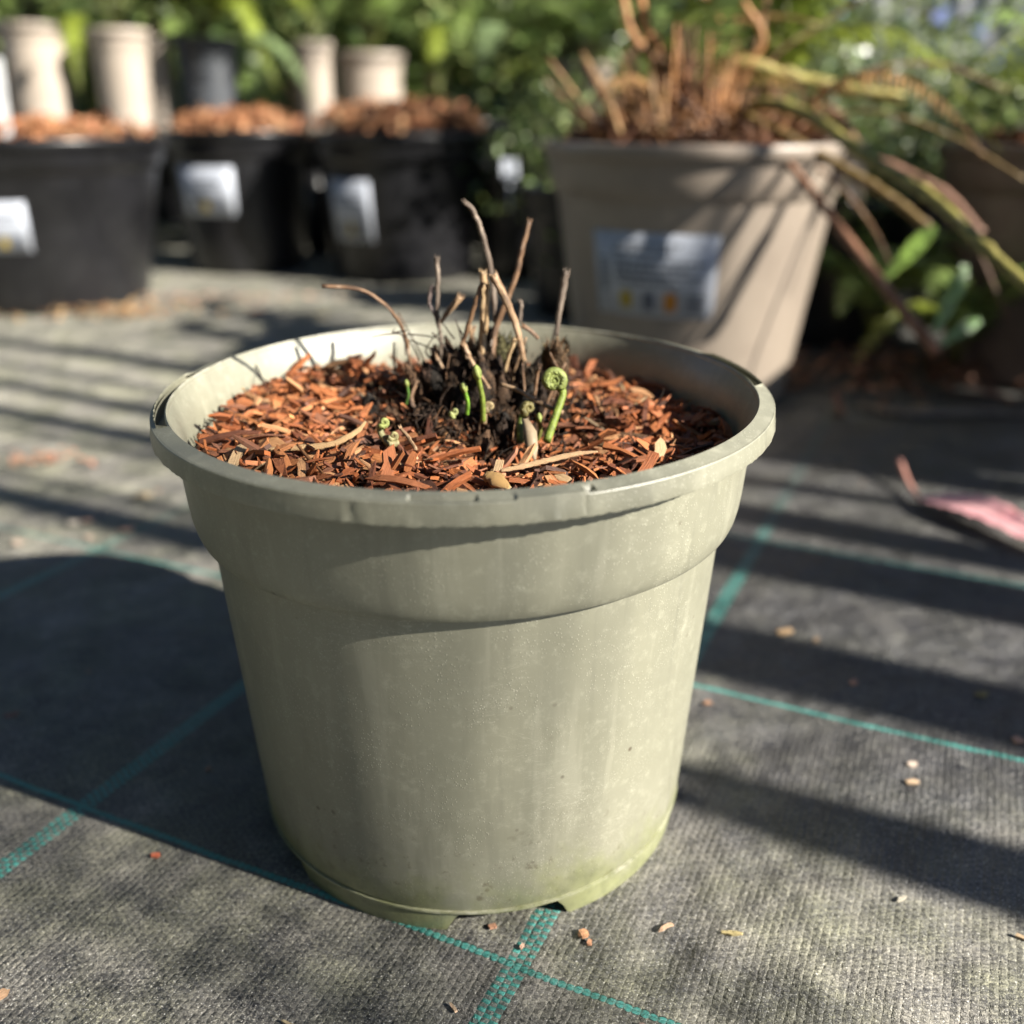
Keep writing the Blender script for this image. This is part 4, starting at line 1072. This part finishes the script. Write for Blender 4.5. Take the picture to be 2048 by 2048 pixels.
back = [(-1.35, 2.5), (-1.0, 2.6), (-.70, 2.55), (-.40, 2.6), (-.12, 2.5), (.14, 2.6), (.36, 3.0), (-.85, 3.1), (-.3, 3.1), (.2, 3.2), (.62, 3.3)]
desc = ['leftmost', 'wide arching', 'upright', 'yellowish', 'dense', 'loose', 'small', 'tall dark', 'tall pale', 'tall mid green', 'spreading']
for (x, y), d in zip(back, desc):
    nursery_pot((x, y, 0), .12, .09, .22, M_BLACK, 'black pot under the %s fern of the back rows' % d, 'pots under the background plants', .2, .005)
    fern_at(Vector((x, y, .22)), rnd.choice([['mid', 'light'], ['deep', 'mid'], ['light', 'bright', 'mid']]), 15, '%s fern in a black pot of the back rows' % d, 1.15, grp='ferns of the back rows')

# dark backdrop added to fill the black gaps, and grey sheet wall at the back
b = MB(); n = 80
for i in range(n + 1):
    x = lerp(-5, 1.15, i / n); y = 3.9 + .02 * math.sin(i * 1.3)
    b.v += [Vector((x, y, 0)), Vector((x, y, 1.8))]
for i in range(n): b.face((2 * i, 2 * i + 2, 2 * i + 3, 2 * i + 1))
o = b.build('dark_screen', m_flat('dark_green_sheet', (.018, .03, .014), .9, .1)); tag(o, 'dark green backdrop added behind the ferns to fill the black gaps', 'screen')
md = o.modifiers.new('t', 'SOLIDIFY'); md.thickness = .003
b = MB(); n = 160
for i in range(n + 1):
    x = lerp(1.17, 5, i / n); y = 3.75 + .018 * math.sin(i * 1.6); b.v += [Vector((x, y, 0)), Vector((x, y, 2.0))]
for i in range(n): b.face((2 * i, 2 * i + 2, 2 * i + 3, 2 * i + 1))
o = b.build('corrugated_wall', m_flat('grey_sheet', (.30, .31, .33), .5, .4)); tag(o, 'pale grey corrugated sheet wall at the back right', 'wall')
md = o.modifiers.new('t', 'SOLIDIFY'); md.thickness = .004
MBLUE = m_flat('blue_plastic', (.16, .20, .42), .4, .4)
for k, (px, py, Y, l) in enumerate([(1770, 45, 2.55, 'leaning blue plant tag, leftmost of the four'), (1845, 60, 2.6, 'upright blue plant tag, second of the four'), (1895, 105, 2.5, 'tilted blue plant tag, third of the four'), (1940, 70, 2.6, 'blue plant tag at the right edge')]):
    p = W(px, py, Y); b = MB(); tl = (.25, .0, .35, -.1)[k]
    u = Vector((math.sin(tl), 0, math.cos(tl))); s = Vector((math.cos(tl), 0, -math.sin(tl)))
    o = len(b.v)
    hw = .017; pts = [(-hw, .05), (hw, .05), (hw, -.04), (.004, -.075), (.003, -.30), (-.003, -.30), (-.004, -.075), (-hw, -.04)]
    for d in (0, .0015):
        for x, z in pts: b.v.append(p + s * x + u * z + Vector((0, d, 0)))
    m_ = len(pts); b.face([m_ - 1 - i for i in range(m_)]); b.face([m_ + i for i in range(m_)])
    for i in range(m_): b.face((i, (i + 1) % m_, m_ + (i + 1) % m_, m_ + i))
    tag(b.build('plant_tag', MBLUE, smooth=False), l, 'plant tag', 'blue plant tags among the shrubs')

# ------------------------------------------------------------------ dry plant in the taupe pot
dry = empty('dry_plant', (P4[0], P4[1], .212), 'clump of dry brown and yellow stems growing in the large taupe pot', 'plant', None)
DO = Vector(dry.location)
def dstem(pts, r0, r1, c, name='stem', label=None, n=8, flat=1.0, mat=None):
    P = bez([W(*p) if len(p) == 3 and p[0] > 5 else Vector(p) for p in pts], 8); b = MB(); k = len(P)
    b.tube([p - DO for p in P], [lerp(r0, r1, i / (k - 1)) * (1.28 if (r0 > .003 and i % 9 == 4) else 1 + .08 * noise.noise((i * .7, r0 * 3000, 0))) for i in range(k)], n, 0, c, True, flat, .04)
    o = b.build(name, mat or M_STALK, dry)
    if label: o['label'] = label
    return o
OR = (.50, .24, .09); YG = (.36, .33, .09); PK = (.34, .19, .13)
dstem([(1340, 262, .90), (1420, 200, .84), (1520, 215, .78), (1640, 300, .72), (1760, 375, .66), (1860, 470, .60), (1960, 560, .56)], .0052, .0036, YG, label='thick yellow green stem bending down to the right')
dstem([(1290, 250, .92), (1280, 120, .92), (1400, 118, .90), (1520, 150, .90), (1705, 188, .88)], .0060, .0050, (.46, .42, .13), label='yellow stem bending level to the right')
dstem([(1430, 250, .86), (1480, 300, .80), (1565, 405, .76), (1660, 530, .72), (1768, 665, .68)], .0022, .0046, (.34, .17, .10), label='brown leafless stem hanging outside the pot to the lower right')
dstem([(1560, 200, .92), (1600, 240, .90), (1625, 290, .88), (1700, 320, .86), (1790, 370, .84), (1850, 440, .82)], .0036, .0034, PK, label='pinkish brown stem at the right')
dstem([(1400, 215, .86), (1560, 300, .80), (1690, 380, .76), (1760, 440, .74)], .004, .0036, (.22, .15, .05))
dstem([(1260, 262, .92), (1240, 130, .92), (1190, 60, .92), (1165, -60, .92)], .0050, .0030, OR)
dstem([(1300, 262, .90), (1270, 130, .92), (1215, 40, .92), (1210, -60, .92)], .0052, .0034, OR)
dstem([(1330, 262, .88), (1350, 150, .90), (1420, 110, .92), (1440, 20, .94), (1460, -60, .94)], .0040, .0026, (.30, .17, .08))
dstem([(1330, 262, .90), (1290, 170, .90), (1340, 100, .9), (1350, 20, .9), (1290, -40, .9)], .0040, .0026, (.45, .24, .09))
dstem([(1380, 262, .88), (1375, 150, .90), (1440, 80, .9), (1400, 0, .9)], .0030, .0026, OR)
for k in range(95):
    x = rnd.gauss(1275, 70); x = max(1120, min(1560, x)); ph = rnd.uniform(60, 230) * (1 - .5 * abs(x - 1280) / 280)
    Y = rnd.uniform(.84, .97); lean = (x - 1290) * rnd.uniform(.2, .9)
    dstem([(x, 268, Y), (x + lean * .4 + rnd.uniform(-8, 8), 268 - ph * .5, Y), (x + lean + rnd.uniform(-14, 14), 268 - ph, Y)], rnd.uniform(.0022, .0042), .0009, shd(rnd.choice([OR, (.36, .17, .07), (.28, .14, .08), (.46, .28, .12)]), .5, 1.3), n=5)
DRYF = [frond_mesh('dry_frond', .22, .55, .95, .55, 30, .022, .0016, (.40, .22, .09), (.30, .16, .07), 60 + i, True, True) for i in range(3)]
for k in range(15):
    a = rnd.uniform(-1.2, 1.4) if k % 3 else rnd.uniform(0, 6.28)
    link('dry_frond', rnd.choice(DRYF), dry, (rnd.uniform(-.03, .06), rnd.uniform(-.04, .04), 0), (0, rnd.uniform(-.7, .0), a), rnd.uniform(.4, .8))
for k in range(16):
    link('frond', rnd.choice(FR['bright'] + FR['light']), dry, (rnd.uniform(-.02, .08), rnd.uniform(-.02, .08), 0), (0, rnd.uniform(-.7, .1), rnd.uniform(-1.0, 1.6)), rnd.uniform(.45, .9))
for pts in (((1500, 268, .88), (1620, 210, .84), (1780, 250, .80), (1935, 340, .76)), ((1480, 268, .88), (1600, 150, .86), (1760, 120, .86), (1900, 170, .86)),
            ((1450, 268, .9), (1560, 330, .80), (1640, 420, .76), (1690, 520, .74)), ((1520, 268, .86), (1700, 330, .80), (1830, 450, .76), (1900, 600, .74)), ((1400, 268, .9), (1450, 120, .9), (1560, 40, .9), (1650, -20, .9))):
    dstem(pts, .0016, .0010, rnd.choice([(.30, .17, .09), (.34, .24, .10), (.22, .12, .07)]), n=6)
fz = MB()
for k in range(700):     # mat of brown fibres
    a = rnd.uniform(0, 6.28); r = .10 * math.sqrt(rnd.random()); p = Vector((r * math.cos(a) - .0, r * math.sin(a), rnd.uniform(-.01, .02) + .03 * (1 - r / .1))); pts = [p]
    d = Vector((rnd.gauss(0, .8), rnd.gauss(0, .8), rnd.gauss(.5, .5))).normalized()
    for q in range(4): d = (d + Vector((rnd.gauss(0, .35), rnd.gauss(0, .35), rnd.gauss(-.1, .3)))).normalized(); p = p + d * rnd.uniform(.005, .014); pts.append(p)
    fz.tube(pts, [.0014, .0014, .0012, .001, .0005], 4, 0, shd(rnd.choice([OR, (.30, .14, .07), (.18, .09, .05)]), .5, 1.2))
fz.build('root_mat', M_STALK, dry)
def leaflet(a, b_, Y0, Y1, wpx, c, lab):
    p0, p1 = W(*a, Y0), W(*b_, Y1); m = (p0 + p1) / 2 + Vector((.002, 0, .003)); P = bez([p0, m, p1], 12); k = len(P); mb = MB(); h = wpx * .55 * px2m(m)
    mb.tube([p - DO for p in P], [lerp(.0009, .0003, i / k) for i in range(k)], 6, 0, tuple(q * .8 for q in c))
    for i in range(1, k - 1):                  # deeply toothed blade: a pair of narrow lobes at every step
        t = i / (k - 1); T = (P[i + 1] - P[i - 1]).normalized(); nn = Vector((.3, -1, .35)); sd = T.cross(nn).normalized(); nn = sd.cross(T)
        ln = h * math.sin(math.pi * (.08 + .86 * t)) ** .8
        for s_ in (-1, 1):
            d = (sd * s_ + T * .55 + nn * rnd.uniform(-.3, .3)).normalized(); cc = shd(c, .75, 1.25); w_ = T * .0016; o = len(mb.v)
            q = P[i] - DO; mb.v += [q - w_, q + w_, q + d * ln * .6 + w_ * .9, q + d * ln, q + d * ln * .55 - w_ * .9]
            mb.face((o, o + 1, o + 2, o + 3, o + 4), 0, cc)
    o = mb.build('leaflet', M_LEAF, dry); o['label'] = lab
leaflet((1662, 532), (1765, 428), .72, .72, 40, (.26, .40, .08), 'pale green toothed leaflet, the upper one')
leaflet((1762, 630), (1822, 500), .68, .70, 42, (.17, .30, .09), 'green toothed leaflet hanging lower')
leaflet((1768, 655), (1850, 605), .68, .70, 30, (.13, .24, .08), 'lowest small leaflet at the stem end')
def crumpled():
    mb = MB(); 
    for k in range(6):
        p0 = W(1575 + rnd.uniform(-5, 10), 290 + k * 10, .84); p1 = W(1600 + rnd.uniform(-15, 25), 330 + k * 14, .82)
        P = bez([p0, (p0 + p1) / 2 + Vector((rnd.uniform(-.01, .01), -.006, 0)), p1], 6)
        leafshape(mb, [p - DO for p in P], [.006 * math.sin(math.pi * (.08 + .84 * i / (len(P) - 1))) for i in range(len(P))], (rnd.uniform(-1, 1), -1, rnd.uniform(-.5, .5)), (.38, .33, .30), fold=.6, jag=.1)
    o = mb.build('withered_leaf', M_DRYLEAF, dry); o['label'] = 'crumpled grey leaf hanging over the rim at the right'
crumpled()
for (x, y, z, sc, l) in ((.375, 1.03, .03, .62, 'young fern growing on the ground between the two taupe pots'), (.43, .94, .02, .50, 'small fern at the foot of the dark taupe pot'), (.33, 1.16, .05, .7, 'shaded fern deep between the taupe pots')):
    e = empty('fern_plant', (x, y, z), l, 'fern', 'ferns between the taupe pots')
    for i in range(14): link('frond', rnd.choice(FR['bright'] + FR['light'] + FR['mid']), e, (0, 0, 0), (0, rnd.uniform(-.35, .25), i * .45 + rnd.uniform(-.2, .2)), sc * rnd.uniform(.6, 1.05))
# fresh leaves around the dry stems
litter2 = empty('fern_plant', (P5[0], P5[1], .205), 'low fern with yellowish green fronds in the dark taupe pot', 'fern', None)
for i in range(12): link('frond', rnd.choice(FR['bright'] + FR['light']), litter2, (0, 0, 0), (0, rnd.uniform(-.2, .2), i * .52), rnd.uniform(.5, .8))

# ------------------------------------------------------------------ plants right of the picture that throw the long streaks of shade
CD = Vector((.8966, -.4427)); CN = Vector((.4427, .8966))       # towards the sun, across it
def cpos(c, t): q = CN * c + CD * t; return Vector((q.x, q.y, 0))
def reed_pot(c, t, stems, label, potr=.08, poth=.14):
    p = cpos(c, t)
    nursery_pot(tuple(p), potr, potr * .75, poth, M_BLACK, 'black pot under the ' + label, 'pots standing to the right of the picture', .2, .004)
    e = empty('reed_plant', (p.x, p.y, poth - .02), label, 'plant', 'tall leaved plants standing to the right of the picture'); O = Vector(e.location)
    for (dc, h, w_) in stems:
        b = MB(); a = cpos(c + dc * .35, t); d = cpos(c + dc, t + rnd.uniform(-.02, .02))
        P = bez([Vector((a.x, a.y, poth - .02)), Vector((lerp(a.x, d.x, .7), lerp(a.y, d.y, .7), lerp(poth, h, .35))), Vector((d.x, d.y, lerp(poth, h, .7))), Vector((d.x, d.y, h))], 8)
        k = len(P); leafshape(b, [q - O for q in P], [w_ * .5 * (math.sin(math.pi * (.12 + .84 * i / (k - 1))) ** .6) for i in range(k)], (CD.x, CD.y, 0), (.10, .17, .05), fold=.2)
        o = b.build('leaf', M_LEAF, e); md = o.modifiers.new('t', 'SOLIDIFY'); md.thickness = .0012
reed_pot(.33, 1.0, [(-.020, .655, .034), (-.004, .665, .030)], 'low reed plant nearest the pot')
reed_pot(.43, 1.25, [(-.012, 1.28, .040), (.018, 1.3, .016)], 'reed plant with a pair of long blades')
reed_pot(.56, 1.15, [(-.036, 1.2, .018), (-.006, 1.25, .040), (.055, 1.25, .038)], 'reed plant with tall slim blades')
reed_pot(.74, 1.1, [(-.070, 1.3, .018), (.004, 1.35, .044), (.045, 1.1, .018)], 'reed plant with the tallest blades')
reed_pot(.12, 1.3, [(.050, .89, .016), (.035, .86, .014), (-.08, .8, .02)], 'reed plant with short blades close to the camera')

# dark sheets added out of view, left and behind the camera, to block skylight
def screen(a, b_, h, label):
    mb = MB(); n = 60; a = Vector(a); b_ = Vector(b_); d = (b_ - a).normalized(); nr = Vector((-d.y, d.x, 0))
    for i in range(n + 1):
        p = a.lerp(b_, i / n) + nr * .02 * math.sin(i * 1.1); mb.v += [p, p + Vector((0, 0, h))]
    for i in range(n): mb.face((2 * i, 2 * i + 2, 2 * i + 3, 2 * i + 1))
    o = mb.build('dark_screen', bpy.data.materials['dark_green_sheet']); tag(o, label, 'screen')
    md = o.modifiers.new('t', 'SOLIDIFY'); md.thickness = .003
screen((-1.7, -1.6, 0), (-1.7, 1.0, 0), 2.6, 'dark green sheet added at the left, outside the picture, to block skylight')
screen((-1.7, -1.62, 0), (.3, -1.62, 0), 2.4, 'dark green sheet added behind the camera to block skylight')

p = CN * .885 + CD * .29  # unseen pot added so its shadow darkens the ground at the right
nursery_pot((p.x, p.y, 0), .13, .10, .225, M_BLACK, 'black mulch filled pot added outside the right edge for its shadow', 'pots standing to the right of the picture', .2, .006)
pot_mulch((p.x, p.y), .21, .95, PM, 'orange mulch in the black pot added outside the right edge for its shadow')
# tall thin bamboo added out of view to the right: its soft shade dims the near side of the pot
p = cpos(.19, 2.3); nursery_pot(tuple(p), .16, .12, .26, M_BLACK, 'black tub under the tall bamboo added out of view at the right', 'pots standing to the right of the picture', .2, .004)
bam = empty('shading_bamboo', (p.x, p.y, .24), 'tall thin bamboo added out of view to dim the near side of the pot', 'bamboo'); O = Vector(bam.location)
for c_, w_, h_ in ((.120, .004, 1.9), (.138, .006, 1.95), (.155, .008, 2.0), (.170, .009, 2.1), (.184, .009, 2.0), (.198, .008, 2.1), (.213, .007, 2.0), (.229, .005, 1.95)):
    q = cpos(c_, 2.3 + rnd.uniform(-.05, .05)); b0 = p.lerp(q, .8)
    P = bez([Vector((b0.x, b0.y, .24)), Vector((q.x, q.y, .9)), Vector((q.x, q.y, h_))], 14); mb = MB(); k = len(P)
    mb.tube([v - O for v in P], [w_ * .5 * (1.25 if i % 5 == 0 else 1) for i in range(k)], 8, 0, (.24, .30, .08))
    mb.build('cane', M_STALK, bam)
